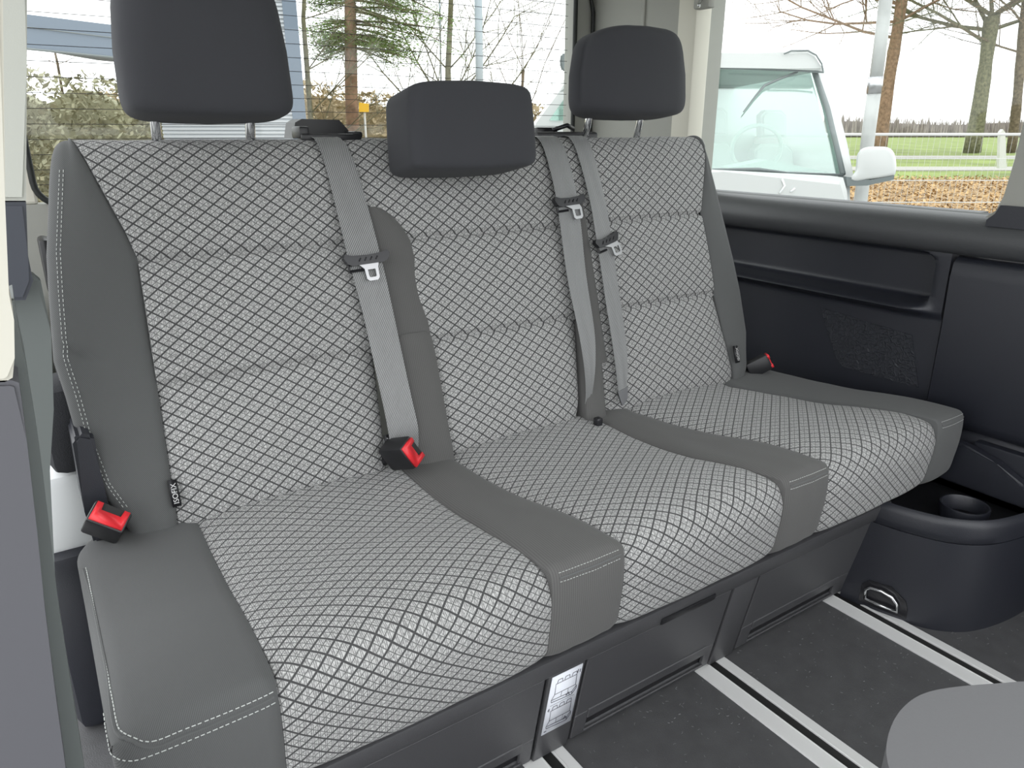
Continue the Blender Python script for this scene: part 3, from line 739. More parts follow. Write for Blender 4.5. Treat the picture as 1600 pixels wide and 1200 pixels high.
# ------------------------------------------------------------------ buckles
def buckle(center, nrm, wide, label, wd=.044, hg=.026, ln=.060):
    nrm = Vector(nrm).normalized(); wide = Vector(wide); wide = (wide-nrm*wide.dot(nrm)).normalized(); upv = nrm.cross(wide)
    if upv.z < 0: upv = -upv
    c = Vector(center)
    mt = Matrix(((wide.x, upv.x, nrm.x, c.x), (wide.y, upv.y, nrm.y, c.y), (wide.z, upv.z, nrm.z, c.z), (0, 0, 0, 1)))
    if mt.determinant() < 0: mt = mt @ Matrix.Scale(-1, 4, (1, 0, 0))
    t = thing('seat_belt_buckle', label, 'buckle', c-nrm*ln, 'seat belt buckles with red buttons')
    bm = bmesh.new(); box(bm, -wd/2-.003, wd/2+.003, -hg/2-.003, hg/2+.003, -ln, 0, .004, mt); obj('buckle_body', bm, 'blackpl', t, sharp=math.radians(35))
    bm = bmesh.new()
    U = [(-wd/2, -hg/2), (wd/2, -hg/2), (wd/2, hg/2), (wd/2-.008, hg/2), (wd/2-.009, hg*.12), (-wd/2+.009, hg*.12), (-wd/2+.008, hg/2), (-wd/2, hg/2)]
    prism(bm, [mt @ Vector((x, y, -.002)) for x, y in U], nrm*.007)
    bmesh.ops.bevel(bm, geom=[e for e in bm.edges if e.calc_face_angle(0) > .5], offset=.0014, segments=2, affect='EDGES')
    obj('red_button', bm, 'red', t, sharp=math.radians(40))
    bm = bmesh.new(); box(bm, -wd/2+.008, wd/2-.008, hg*.12, hg/2+.001, -.001, .0012, 0, mt); obj('slot', bm, 'slot', t)
    bm = bmesh.new(); tube(bm, [c-nrm*ln*.9, c-nrm*(ln+.02)-Vector((0, -.01, .02))], .009, 8); obj('stalk', bm, 'blackpl', t, smooth=True)
    return t
buckle((.037, 1.048, .452), (.15, -.75, .62), (1, -.25, -.80), 'red buttoned buckle at the left outer end of the bench')
buckle((.485, 1.028, .443), (.35, -.85, .30), (.35, .25, -1), 'red buttoned buckle beside the belt between left and middle seats', .042, .028, .055)
buckle((1.462, 1.075, .424), (.72, -.45, .45), (.35, -.3, -.9), 'red buttoned buckle at the right outer end of the bench', .034, .022, .055)
bx('bolt_head', .893, .909, 1.035, 1.05, .392, .41, 'gloss', bench, .004)
# ------------------------------------------------------------------ cup holder console in the corner
con = thing('side_console', 'dark plastic corner console with cup holder beside the right end of the bench', 'console', (1.5, .6, 0))
foot = [(1.340, .735), (1.343, .71), (1.352, .66), (1.368, .61), (1.392, .565), (1.43, .53), (1.47, .512), (1.52, .500), (1.57, .493), (1.618, .49), (1.628, .50), (1.628, .775)]
FT = catmull([Vector(p) for p in foot[:10]], .012, False) + [Vector((1.628, .50)), Vector((1.628, .735))]
cc = Vector((1.50, .66))
def ring(bm, s, z, dx=0):
    return [bm.verts.new((cc.x+(p.x-cc.x)*s+dx if p.x < 1.62 else p.x, cc.y+(p.y-cc.y)*s if p.y < .73 else p.y, z)) for p in FT]
def loft(name, levels, mat, parent, capb=True, capt=True):
    bm = bmesh.new(); R = [ring(bm, s, z, dx) for s, z, dx in levels]; n = len(R[0])
    for a, b in zip(R, R[1:]):
        for i in range(n): bm.faces.new((a[i], a[(i+1) % n], b[(i+1) % n], b[i]))
    if capb: bm.faces.new(R[0])
    if capt: bm.faces.new(R[-1])
    return obj(name, bm, mat, parent, sharp=math.radians(50))
loft('console_body', [(1.0, .0, 0), (1.0, .05, 0), (.995, .198, .0)], 'plastic', con)
loft('console_rim', [(.98, .198, 0), (.997, .2, 0), (1.0, .215, 0), (.995, .232, 0), (.975, .243, 0), (.93, .247, 0), (.905, .243, 0), (.89, .23, 0), (.885, .2, 0)], 'plastic', con, True, False)
loft('console_tray', [(.885, .197, 0), (.885, .200, 0)], 'blackpl', con)
bm = bmesh.new(); seg = 28
prof = [(.036, .204), (.044, .204), (.046, .230), (.045, .234), (.042, .234), (.040, .230), (.036, .208)]
rg = [[bm.verts.new((1.505+r*math.cos(2*math.pi*k/seg), .60+r*math.sin(2*math.pi*k/seg), z)) for k in range(seg)] for r, z in prof]
for a, b in zip(rg, rg[1:]+rg[:1]):
    for k in range(seg): bm.faces.new((a[k], a[(k+1) % seg], b[(k+1) % seg], b[k]))
obj('cup_holder', bm, 'plastic', con, sharp=math.radians(50))
# back board rising to the wall
bm = bmesh.new(); A = [on(1510, 693, 0, 1.60), on(1530, 700, 0, 1.60), on(1560, 730, 0, 1.60), on(1592, 772, 0, 1.60), on(1500, 810, 0, 1.60)]
prism(bm, [(1.600, .80, .225), (1.600, .80, .318), (1.600, .665, .318), (1.600, .60, .300), (1.600, .54, .272), (1.600, .515, .25), (1.600, .515, .225)], (.028, 0, 0))
bmesh.ops.bevel(bm, geom=[e for e in bm.edges], offset=.005, segments=2, affect='EDGES'); obj('back_board', bm, 'plastic', con, sharp=math.radians(35))
# lashing eye on the console side
eye = thing('lashing_eye', 'small chrome D shaped lashing ring in a black bezel on the console', 'ring', (1.36, .65, .04))
def CP(y, z, off):      # point on the console side near (y,z)
    xs = sorted([(p.y, p.x) for p in FT if p.x < 1.6]); x = interp(xs, y); 
    return Vector((x-off, y-off*.25, z))
bz = [(.695, .012), (.695, .052), (.683, .068), (.640, .072), (.612, .050), (.606, .030), (.606, .010)]
bm = bmesh.new(); a = [bm.verts.new(CP(y, z, .004)) for y, z in bz]; b = [bm.verts.new(CP(y, z, -.004)) for y, z in bz]
bm.faces.new(a); bm.faces.new(b[::-1])
for i in range(len(a)): bm.faces.new((a[i], a[(i+1) % len(a)], b[(i+1) % len(a)], b[i]))
obj('bezel', bm, 'gloss', eye)
dr = [(.682, .026), (.684, .048), (.676, .056), (.655, .058), (.635, .052), (.624, .040), (.622, .024), (.650, .025), (.682, .026)]
bm = bmesh.new(); tube(bm, [CP(y, z, .008) for y, z in dr], .0032, 8); obj('ring', bm, 'chrome', eye, smooth=True)
# ------------------------------------------------------------------ foreground seat
fs = thing('front_seat', 'blurred grey vinyl seat cushion corner in the lower right foreground', 'seat', (.95, 0, 0))
bm = bmesh.new()
op = [(.50, -.35), (.52, .13), (.54, .20), (.575, .245), (.62, .268), (.67, .276), (.71, .268), (.79, .228), (1.20, .0), (1.20, -.35)]
for zz, k in ((0, 0),): prism(bm, [Vector((p.x, p.y, .30)) for p in [Vector(op[0])] + catmull([Vector(p) for p in op[1:8]], .012, False) + [Vector(p) for p in op[8:]]], (0, 0, .105))
bmesh.ops.bevel(bm, geom=[e for e in bm.edges if min(e.verts[0].co.z, e.verts[1].co.z) > .4], offset=.022, segments=6, affect='EDGES')
obj('seat_cushion', bm, 'fgseat', fs, sharp=math.radians(60))
bx('seat_pedestal', .64, 1.10, -.30, .0, .0065, .302, 'blackpl', fs, .02)

# ================================================================== outside
GZ = -.50
def EX(r, d, z=GZ): return CAM*0 + RT*r + HF*d + Vector((0, 0, z))
def strip(name, d0, d1, r0, r1, z, mat, parent=None):
    bm = bmesh.new(); prism(bm, [EX(r0, d0, z-.05), EX(r1, d0, z-.05), EX(r1, d1, z-.05), EX(r0, d1, z-.05)], (0, 0, .05)); return obj(name, bm, mat, parent)
gr = struct(strip('ground', -60, 700, -400, 500, GZ-.03, 'grass'))
strip('parking_lot', -30, 11, -60, 60, GZ-.01, 'asphalt', gr)
strip('leaf_bed', 11, 24.5, -40, 60, GZ, 'leaf', gr)
strip('gravel_path', 30, 33, -100, 120, GZ+.01, 'path', gr)
strip('gravel_path', 44, 48, -150, 220, GZ+.01, 'path', gr)
bm = bmesh.new()
for i in range(17000):
    d = random.uniform(11.5, 25); r = random.uniform(d*.2, d*.9); s = random.uniform(.02, .06)
    c = EX(r, d, GZ+random.uniform(.01, .10)); a = random.uniform(0, 6.28)
    x = Vector((math.cos(a), math.sin(a), random.uniform(-.6, .8)))*s; y = Vector((-math.sin(a), math.cos(a), random.uniform(-.6, .6)))*s*.6
    vs = [bm.verts.new(c+x), bm.verts.new(c+y), bm.verts.new(c-x), bm.verts.new(c-y)]; bm.faces.new(vs)
tag(obj('fallen_leaf', bm, 'leaf2', gr), kind='stuff')
# distant wood
bm = bmesh.new(); rng = random.Random(2)
for k in range(140):
    r0 = -150+k*3.5; h0 = 3.4+1.2*noise.noise(Vector((r0*.04, 0, 0))); h1 = 3.4+1.2*noise.noise(Vector(((r0+3.5)*.04, 0, 0)))
    prism(bm, [EX(r0, 202), EX(r0+3.5, 202), EX(r0+3.5, 202, GZ+h1), EX(r0, 202, GZ+h0)], HF*6)
for i in range(9000):
    r = rng.uniform(-150, 340); h = 5.6+1.6*noise.noise(Vector((r*.04, 0, 0)))+.8*noise.noise(Vector((r*.4, 2, 0))); d = rng.uniform(190, 201); z1 = h*rng.uniform(.3, 1.0); wd = rng.uniform(.12, .35); sl = rng.uniform(-.5, .5)
    bm.faces.new([bm.verts.new(EX(r-wd, d, GZ+z1*.2)), bm.verts.new(EX(r+wd, d, GZ+z1*.2)), bm.verts.new(EX(r+sl, d+.3, GZ+z1))])
wood = tag(obj('distant_wood', bm, 'farwood'), 'hazy brown bare woodland along the horizon', 'trees', kind='stuff')
# trees
def branch(bm, p, d, L, r, lev, rng, spread=.6, up=.15, tw=3):
    n = 4; pts = [p.copy()]; rad = [r]
    for i in range(n):
        d = (d + Vector((rng.uniform(-1, 1), rng.uniform(-1, 1), rng.uniform(-.4, .8)+up))*.16).normalized()
        p = p + d*(L/n); pts.append(p.copy()); rad.append(r*(1-.6*(i+1)/n))
    tube(bm, pts, rad, 4 if lev < 2 else 3, False)
    if lev <= 0: return
    for i in range(1, n+1):
        for k in range(tw if i == n else tw-1):
            a = rng.uniform(0, 6.28); q = d.orthogonal().normalized(); q.rotate(Matrix.Rotation(a, 3, d))
            nd = (d*(1-spread)+q*spread+Vector((0, 0, up))).normalized()
            branch(bm, pts[i], nd, L*rng.uniform(.5, .72), rad[i]*.55, lev-1, rng, spread, up, tw)
def tree(name, pxs, base_d, widths, label, mat, limbs, lev=3, L=3, group=None, seed=1):
    """pxs: trunk centre line px (bottom->top) at distance base_d, limbs: (t along trunk, side, up, length)"""
    rng = random.Random(seed); base = ext(*pxs[0], base_d); t = thing(name, label, 'tree', base, group)
    P = [ext(u, v, base_d) for u, v in pxs]; P[0].z = min(P[0].z, GZ)
    bm = bmesh.new(); rad = [wpx/2/1150*base_d for wpx in widths]
    PP = catmull(P, 1.0, False); rr = []
    for i in range(len(PP)): q = i/(len(PP)-1)*(len(rad)-1); k = min(int(q), len(rad)-2); rr.append((rad[k]*(1-(q-k))+rad[k+1]*(q-k))*(1+.06*rng.uniform(-1, 1)))
    tube(bm, PP, rr, 10); obj('trunk', bm, mat, t, smooth=True)
    bm = bmesh.new()
    for f, dr_, uz, l in limbs:
        i = min(len(PP)-1, int(f*(len(PP)-1))); dd = (RT*dr_+Vector((0, 0, uz))+HF*rng.uniform(-.5, .5)).normalized()
        branch(bm, PP[i].copy(), dd, l, rr[i]*.32, lev, rng)
    obj('branches', bm, mat, t); return t
tree('bare_tree', [(1374, 232), (1385, 150), (1400, 60), (1412, -20), (1425, -120)], 55, [22, 18, 16, 14, 10], 'brown bare tree trunk right behind the leaning lamp post', 'barkr',
     [(.55, -1, .1, 9), (.62, 1, .4, 10), (.72, -1, .3, 10), (.8, 1, .0, 9), (.65, -.8, -.1, 8), (.9, -1, .5, 9), (.95, 1, .5, 9)], 3, seed=3, group='bare trees by the field')
tree('bare_tree', [(1519, 236), (1533, 150), (1544, 70), (1550, 25)], 55, [24, 20, 18, 20], 'mossy bare tree with forked crown, in the middle of the field view', 'barkg',
     [(1, -1, .7, 11), (1, 1, .8, 11), (1, .2, 1, 10), (.95, -1, .1, 9), (.9, 1, .2, 10), (.8, -.9, .5, 9), (1, .6, .3, 9), (.97, -.5, 1, 9)], 3, seed=5, group='bare trees by the field')
tree('bare_tree', [(1581, 234), (1590, 150), (1597, 60), (1606, -30)], 55, [14, 13, 12, 10], 'thin bare tree at the right edge of the window view', 'bark',
     [(.6, -1, .2, 7), (.75, -1, .5, 7), (.65, 1, .5, 7), (.9, -1, .2, 6)], 3, seed=9, group='bare trees by the field')
tree('bare_tree', [(702, 205), (700, 110), (704, 20), (706, -60)], 22, [12, 11, 8, 6], 'pale green bare tree behind the middle headrest', 'barkg',
     [(.3, -1, 1.1, 3.5), (.35, 1, 1.0, 3.5), (.5, -1, 1.2, 3), (.55, 1, 1.1, 3), (.7, -1, 1, 2.5), (.75, 1, 1, 2.5), (.4, -.7, 1.6, 3), (.45, 1, 1.7, 3)], 2, seed=11, group='bare trees behind the car')
tree('bare_tree', [(486, 205), (480, 110), (474, 30), (478, -60)], 18, [8, 7, 7, 5], 'green stemmed bare tree beside the corrugated building', 'barkg',
     [(.2, 1, .6, 2.6), (.3, 1, .5, 2.4), (.4, 1, .8, 2.4), (.5, .8, .8, 2.4), (.62, 1, .6, 2), (.75, 1, .8, 2), (.85, 1, .2, 2), (.35, .6, 1.2, 2.5)], 2, seed=13, group='bare trees behind the car')
tree('bare_tree', [(812, 205), (815, 150), (818, 110)], 26, [6, 5, 4], 'fine twiggy shrub tree right of the middle headrest', 'bark',
     [(.3, -1, 1.3, 4), (.4, 1, 1.2, 4), (.5, -.6, 1.5, 4), (.7, .7, 1.6, 4), (1, 0, 1, 4), (1, -.7, 1, 4), (1, .8, 1, 4), (.6, 0, 1, 4)], 3, seed=17, group='bare trees behind the car')
tree('bare_tree', [(92, 130), (90, 100), (86, 82)], 16, [4, 4, 3], 'small grey bare tree under the canopy left of the left headrest', 'bark',
     [(.4, -1, .9, .7), (.6, 1, .9, .7), (1, -.5, 1, .6), (1, .6, .9, .6), (.8, 1, .3, .6), (.8, -1, .4, .6)], 2, seed=19, group='bare trees behind the car')
# conifer
ct = thing('conifer', 'green conifer with a reddish trunk seen through the rear window', 'tree', ext(548, 205, 20))
P = [ext(u, v, 20) for u, v in ((550, 215), (549, 150), (548, 60), (546, -60))]; P[0].z = GZ
bm = bmesh.new(); tube(bm, P, [.17, .16, .15, .12], 10); obj('trunk', bm, 'barkr', ct, smooth=True)
rng = random.Random(4); bb = bmesh.new(); nb = bmesh.new()
for i in range(70):
    v0 = rng.uniform(-90, 78); side = rng.choice((-1, 1, 1)); p0 = ext(548, v0, 20); L = rng.uniform(.7, 1.5) if side < 0 else rng.uniform(1.1, 3.2)
    if v0 > 40: L *= .75
    dd = (RT*side+HF*rng.uniform(-.8, .8)+Vector((0, 0, rng.uniform(-.30, .1)))).normalized(); pts = [p0+dd*(L*k/4)+Vector((0, 0, -.12*(k/4)**2*L)) for k in range(5)]
    tube(bb, pts, [.03, .025, .02, .012, .006], 4, False)
    for k in range(420):
        f = rng.uniform(.2, 1.05)*4; a = min(3, int(f)); q = pts[a].lerp(pts[a+1], min(1.1, f-a))+Vector((rng.gauss(0, .15), rng.gauss(0, .15), rng.gauss(-.03, .075)))
        s = rng.uniform(.03, .065); x = Vector((rng.uniform(-1, 1), rng.uniform(-1, 1), rng.uniform(-.5, .5)))*s; y = Vector((rng.uniform(-1, 1), rng.uniform(-1, 1), rng.uniform(-1, 1)))*s*.5
        nb.faces.new([nb.verts.new(q+x), nb.verts.new(q+y), nb.verts.new(q-x)])
obj('branches', bb, 'bark', ct); tag(obj('needles', nb, 'needle', ct), kind='stuff')
# hedge / bank behind the car (many small twigs and leaves)
bm = bmesh.new(); rng = random.Random(8)
prof_h = [(-14, 2.8), (-7.1, 3.1), (-5.2, 2.8), (-4, 2.6), (0, 2.2), (3, 2.5), (7, 2.2)]
for k in range(60):
    r0 = -14+k*.35; r1 = r0+.35; h0 = interp(prof_h, r0)-.45; h1 = interp(prof_h, r1)-.45
    q = [EX(r0, 27.4), EX(r1, 27.4), EX(r1, 27.4, GZ+h1), EX(r0, 27.4, GZ+h0)]; prism(bm, q, HF*1.0)
for i in range(16000):
    r = rng.uniform(-14, 7); h = interp(prof_h, r)+.3*noise.noise(Vector((r*.9, 0, 0))); z = rng.uniform(0, 1)**.8*h; d = 27+rng.uniform(-1, 1.5)
    c = EX(r, d, GZ+z); s = rng.uniform(.06, .16); x = Vector((rng.uniform(-1, 1), rng.uniform(-1, 1), rng.uniform(-.3, 1)))*s; y = Vector((rng.uniform(-1, 1), rng.uniform(-1, 1), rng.uniform(-1, 1)))*s*.45
    bm.faces.new([bm.verts.new(c+x), bm.verts.new(c+y), bm.verts.new(c-x), bm.verts.new(c-y)])
tag(obj('hedge', bm, 'hedge'), 'brown winter hedge seen through the rear window behind the seats', 'hedge', kind='stuff')
# poles, signs
def pole(name, px, d, w0, w1, label, mat, cat='pole'):
    bm = bmesh.new(); P = [ext(u, v, d) for u, v in px]; tube(bm, P, [w0/2/1150*d + (w1-w0)/2/1150*d*i/(len(P)-1) for i in range(len(P))], 12); return tag(obj(name, bm, mat, smooth=True), label, cat)
lp = thing('lamp_post', 'leaning pale grey lamp post beside the white van mirror', 'lamp post', ext(1335, 420, 9))
bm = bmesh.new(); P = [ext(1327, 455, 9), ext(1343, 330, 9), ext(1358, 200, 9), ext(1367, 135, 9)]; P[0].z = GZ; tube(bm, P, .075, 14); obj('shaft', bm, 'pole', lp, smooth=True)
bm = bmesh.new(); tube(bm, [ext(1367, 137, 9), ext(1378, 50, 9), ext(1391, -60, 9), ext(1410, -220, 9)], [.072, .07, .068, .065], 14); obj('upper_shaft', bm, 'pole', lp, smooth=True)
bm = bmesh.new(); tube(bm, [ext(1365.5, 146, 9), ext(1368.5, 120, 9)], .082, 14); obj('collar', bm, 'steel', lp, smooth=True)
pole('pole', [(749, 225), (749, 100), (746, -80)], 19, 11, 11, 'thick blue grey pole right above the middle headrest', 'bluepole')
pole('pole', [(690, 200), (688, 60), (686, -50)], 24, 2.5, 2.5, 'very thin pole left of the bare tree behind the middle headrest', 'bluepole')
sg = thing('road_sign', 'yellow square sign on a thin post seen above the seat back', 'sign', ext(569, 205, 15))
bm = bmesh.new(); P = [ext(561, 160, 15), ext(576, 162, 15), ext(576, 175, 15), ext(561, 175, 15)]; prism(bm, P, HF*.03); obj('sign_plate', bm, 'yellow', sg)
bm = bmesh.new(); a = ext(569, 168, 15.1); tube(bm, [a, Vector((a.x, a.y, GZ))], .022, 8); obj('sign_post', bm, 'fence', sg)
# building with canopy
bd = thing('building', 'light corrugated building with blue grey corner and canopy behind the left headrest', 'building', ext(330, 205, 13))
D = 13.0
a = ext(255, 205, D); b = ext(461, 205, D); 
bm = bmesh.new(); prism(bm, [Vector((a.x, a.y, GZ)), Vector((b.x, b.y, GZ)), Vector((b.x, b.y, 5)), Vector((a.x, a.y, 5))], HF*6-RT*2.4); obj('wall', bm, 'wall', bd)
for k in range(90):
    z = GZ+.03+k*.06
    bm = bmesh.new(); p0 = Vector((a.x, a.y, z))-HF*.01; p1 = Vector((b.x, b.y, z))-HF*.01; prism(bm, [p0, p1, p1+Vector((0, 0, .032)), p0+Vector((0, 0, .032))], -HF*.018); obj('cladding_rib', bm, 'wall', bd)
c0 = ext(459, 205, D-.06); c1 = ext(480, 205, D-.06)
bm = bmesh.new(); prism(bm, [Vector((c0.x, c0.y, GZ)), Vector((c1.x, c1.y, GZ)), Vector((c1.x, c1.y, 5)), Vector((c0.x, c0.y, 5))], HF*.3-RT*.1); obj('corner_trim', bm, 'bluetrim', bd)
bm = bmesh.new(); prism(bm, [ext(40, 22, D-1), ext(170, 38, D-1), ext(250, 46, D-1), ext(250, 96, D-1), ext(170, 88, D-1), ext(40, 75, D-1)], HF*2.0); obj('canopy', bm, 'bluetrim', bd)
bm = bmesh.new(); tube(bm, [ext(40, 76, D-1.02), ext(250, 97, D-1.02)], .018, 6); obj('gutter', bm, 'vblack', bd)
bm = bmesh.new(); tube(bm, [ext(40, 42, D-1.02), ext(250, 68, D-1.02)], .008, 6); obj('fascia_joint', bm, 'vblack', bd)
bm = bmesh.new(); rng = random.Random(31)
for k in range(30):
    r0 = -12.5+k*.25; prism(bm, [EX(r0, 15.9), EX(r0+.25, 15.9), EX(r0+.25, 15.9, GZ+2.1+.15*math.sin(k)), EX(r0, 15.9, GZ+2.1+.15*math.sin(k-1))], HF*.5)
for i in range(9000):
    r = rng.uniform(-12.5, -5.2); h = 2.5+.3*noise.noise(Vector((r, 3, 0))); z = rng.uniform(0, 1)*h; c = EX(r, 15.5+rng.uniform(-.4, .4), GZ+z)
    s = rng.uniform(.03, .10); x = Vector((rng.uniform(-1, 1), rng.uniform(-1, 1), rng.uniform(-.3, 1)))*s; y = Vector((rng.uniform(-1, 1), rng.uniform(-1, 1), rng.uniform(-1, 1)))*s*.5
    bm.faces.new([bm.verts.new(c+x), bm.verts.new(c+y), bm.verts.new(c-x), bm.verts.new(c-y)])
M['paleleaf'] = newmat('pale_hedge', (.34, .33, .22), .95, var=.35, vscale=1)
tag(obj('hedge', bm, 'paleleaf'), 'pale green hedge low behind the left rear window corner', 'hedge', kind='stuff')
# wire fence
fc = thing('wire_fence', 'pale wire mesh fence with a thick top rail beside the leaf bed', 'fence', EX(4, 10.5))
FD = 11.0
def fz(v): return ext(1500, v, FD).z
for v, r_ in ((210, .022), (248, .006), (282, .006), (316, .006)):
    z = fz(v); bm = bmesh.new(); tube(bm, [EX(3.9, FD, z), EX(9.5, FD, z)], r_, 6); obj('fence_rail' if v == 210 else 'line_wire', bm, 'fence', fc)
bm = bmesh.new()
for k in range(66):
    r_ = 3.95+k*.085; tube(bm, [EX(r_, FD, GZ+.02), EX(r_+.004, FD, fz(210))], .0022, 3, False)
tag(obj('mesh_wire', bm, 'fence', fc), kind='stuff')
fp = thing('fence_post', 'white fence post near the right edge of the window view', 'post', ext(1567, 262, 27))
bm = bmesh.new(); a = ext(1561, 263, 27); b = ext(1573, 263, 27); c = ext(1571, 207, 27); d = ext(1567, 202, 27); e = ext(1563, 207, 27); prism(bm, [a, b, c, d, e], HF*.15); obj('post_body', bm, 'fence', fp)
# ---- white camper van facing the car
van = thing('camper_van', 'white camper van parked facing us outside the side window', 'van', ext(1100, 205, 5.2))
van.location.z = GZ
VD = 4.6
def V(u, v, d=VD): return ext(u, v, d)
def vcurve(pts, d0, d1, name, mat, parent=van, bev=.02):
    bm = bmesh.new(); prism(bm, [V(u, v, d0) for u, v in pts], HF*(d1-d0))
    if bev: bmesh.ops.bevel(bm, geom=[e for e in bm.edges if abs((e.verts[0].co-e.verts[1].co).normalized().dot(HF)) < .3], offset=bev, segments=3, affect='EDGES')
    return obj(name, bm, mat, parent, sharp=math.radians(35))
L_ = 905
# body behind windscreen (cab sides and roof), windscreen recessed between pillars
def scr(u, v):      # the windscreen leans back: lower edge nearer
    t = (272-v)/164.; return V(u, v, VD+.15+.55*max(0, t))
bm = bmesh.new()
G = [scr(938, 262), scr(1312, 272), scr(1275, 112), scr(960, 104)]
prism(bm, G, HF*.006); obj('windscreen', bm, 'vanglass', van)
bm = bmesh.new(); pr = [scr(1300, 277), scr(1326, 279), scr(1318, 232), scr(1302, 160), scr(1284, 104), scr(1268, 104), scr(1290, 170)]
prism(bm, [p-HF*.02 for p in [scr(1316, 277), scr(1332, 277), scr(1322, 225), scr(1304, 155), scr(1287, 106), scr(1274, 108), scr(1293, 170), scr(1306, 230)]], HF*.10); obj('pillar', bm, 'white', van)
bm = bmesh.new(); prism(bm, [p-HF*.02 for p in [scr(920, 266), scr(936, 266), scr(958, 106), scr(946, 104)]], HF*.10); obj('pillar', bm, 'white', van)
for line in ([(1270, 112), (1290, 170), (1303, 225), (1314, 272)], [(938, 262), (1130, 266), (1314, 273)], [(958, 106), (1120, 106), (1272, 112)]):
    bm = bmesh.new(); tube(bm, [scr(u, v)-HF*.03 for u, v in line], .018 if line[0][0] == 1270 else .008, 6); obj('screen_seal', bm, 'vblack', van, smooth=True)
vcurve([(918, 108), (950, 84), (1086, 82), (1180, 83), (1222, 84), (1234, 81), (1262, 80), (1274, 86), (1284, 104), (1287, 110), (1200, 107), (1080, 105)], VD+.58, VD+3.5, 'pop_up_roof', 'white', bev=.01)
bm = bmesh.new(); tube(bm, [V(u, v, VD+.56) for u, v in ((1225, 84), (1236, 79.5), (1262, 79), (1275, 86), (1284, 100), (1286, 112))], .006, 5); obj('roof_edge', bm, 'vblack', van)
bm = bmesh.new(); tube(bm, [V(u, v, VD+.60) for u, v in ((940, 103), (1086, 106), (1200, 108), (1287, 113))], .006, 5); obj('roof_edge', bm, 'vblack', van)
# bonnet: rounded slab falling towards us
vcurve([(900, 270), (1130, 268), (1322, 278), (1328, 300), (1330, 345), (1320, 520), (905, 520)], VD-.15, VD+.12, 'bonnet', 'white', bev=.04)
vcurve([(915, 275), (1328, 282), (1330, 520), (905, 520)], VD+.12, VD+3.3, 'body', 'white', bev=0)
vcurve([(1310, 215), (1326, 232), (1330, 283), (1300, 283)], VD+.75, VD+3.3, 'body_side', 'white', bev=0)
vcurve([(1140, 262), (1300, 270), (1200, 250)], VD+.28, VD+.5, 'dashboard', 'vseat', bev=0)
bm = bmesh.new(); cx = V(1182, 232, VD+.72); tube(bm, [cx+RT*(.17*math.cos(t*.2618*1))+Vector((0, 0, .15*math.sin(t*.2618))) for t in range(25)], .014, 6, False); obj('steering_wheel', bm, 'vseat', van, smooth=True)
for u0, u1, v0, v1 in ((1098, 1138, 168, 212), (1190, 1230, 172, 215)):
    vcurve([(u0, v1), (u0, v0+8), (u0+8, v0), (u1-8, v0), (u1, v0+8), (u1, v1)], VD+1.4, VD+1.55, 'headrest', 'vseat', bev=.02)
    vcurve([(u0-14, 290), (u0-10, v1+20), (u0, v1+10), (u1, v1+10), (u1+10, v1+20), (u1+14, 290)], VD+1.4, VD+1.6, 'seat_back', 'vseat', bev=.02)
vcurve([(940, 262), (1305, 262), (1262, 96), (950, 90)], VD+2.6, VD+2.65, 'bulkhead', 'vseat', bev=0)
bm = bmesh.new(); tube(bm, [scr(u, v)-HF*.035 for u, v in ((1159, 175), (1178, 150), (1192, 134), (1215, 124), (1243, 113))], [.004, .006, .009, .008, .007], 6); obj('twig_reflection', bm, 'vblack', van)  # bent dark rod standing in for a twig reflected in the windscreen
bm = bmesh.new(); tube(bm, [scr(1110, 264)-HF*.05, scr(1180, 264)-HF*.05, scr(1225, 269)-HF*.05], [.006, .012, .006], 6); obj('wiper_blade', bm, 'vblack', van)
# bonnet emblem as a soft raised shape
bm = bmesh.new(); tube(bm, [V(1218, 302, VD-.155), V(1226, 290, VD-.155), V(1222, 280, VD-.155)], .006, 6); tube(bm, [V(1235, 300, VD-.155), V(1242, 294, VD-.155)], .005, 6); obj('bonnet_crease', bm, 'metalwhite', van, smooth=True)
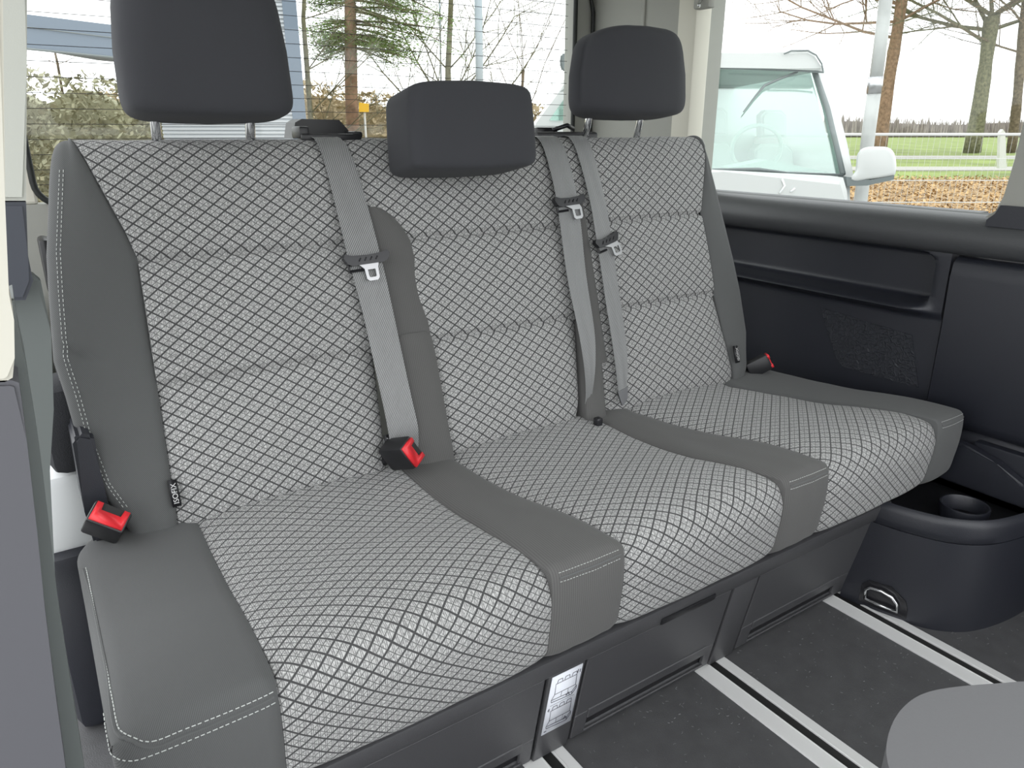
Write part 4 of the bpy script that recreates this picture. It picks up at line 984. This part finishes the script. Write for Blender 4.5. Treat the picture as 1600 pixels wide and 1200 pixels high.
# mirror
bm = bmesh.new()
mp = [(1328, 282), (1336, 268), (1340, 240), (1350, 231), (1375, 229), (1391, 232), (1399, 245), (1399, 272), (1390, 276), (1355, 281)]
mq = catmull([Vector(p) for p in mp], 6)
for k_ in (0, 1, 2, 3, 4, 5): pass
rg = []
for dd, sc in ((.03, .80), (.035, .92), (.05, .985), (.07, 1), (.15, .96), (.17, .85)):
    rg.append([bm.verts.new(V(1368+(p.x-1368)*sc, 256+(p.y-256)*sc, VD+dd)) for p in mq])
for a, b in zip(rg, rg[1:]):
    for i in range(len(a)): bm.faces.new((a[i], a[(i+1) % len(a)], b[(i+1) % len(a)], b[i]))
bm.faces.new(rg[0]); bm.faces.new(rg[-1]); mi = obj('wing_mirror', bm, 'white', van, sharp=math.radians(45))
bm = bmesh.new(); prism(bm, [V(u, v, VD+.04) for u, v in [(1322, 276), (1336, 278), (1360, 281), (1398, 274), (1396, 281), (1355, 290), (1324, 291)]], HF*.12); obj('mirror_base', bm, 'vblack', mi)
# ---- second vehicle glimpsed through the rear window
mh = thing('motorhome', 'white vehicle with sloping windscreen edge glimpsed right of the middle headrest', 'vehicle', ext(900, 205, 9))
mh.location.z = GZ
bm = bmesh.new(); prism(bm, [ext(u, v, 9) for u, v in ((820, 235), (838, 192), (868, 152), (894, 112), (960, 100), (960, 400), (820, 400))], HF*1.9); obj('body', bm, 'white', mh)
bm = bmesh.new(); prism(bm, [ext(u, v, 8.99) for u, v in ((858, 188), (897, 132), (950, 128), (950, 190))], -HF*.015); obj('side_glass', bm, 'vanglass', mh)
bm = bmesh.new(); prism(bm, [ext(u, v, 8.7) for u, v in ((877, 84), (889, 83), (892, 95), (890, 108), (879, 111), (875, 98))], HF*.12); bmesh.ops.bevel(bm, geom=list(bm.edges), offset=.015, segments=2, affect='EDGES'); obj('mirror', bm, 'vblack', mh, sharp=.7)
bm = bmesh.new(); tube(bm, [ext(884, 108, 8.75), ext(886, 118, 8.9), ext(896, 128, 9.02)], .02, 6); obj('mirror_arm', bm, 'white', mh)
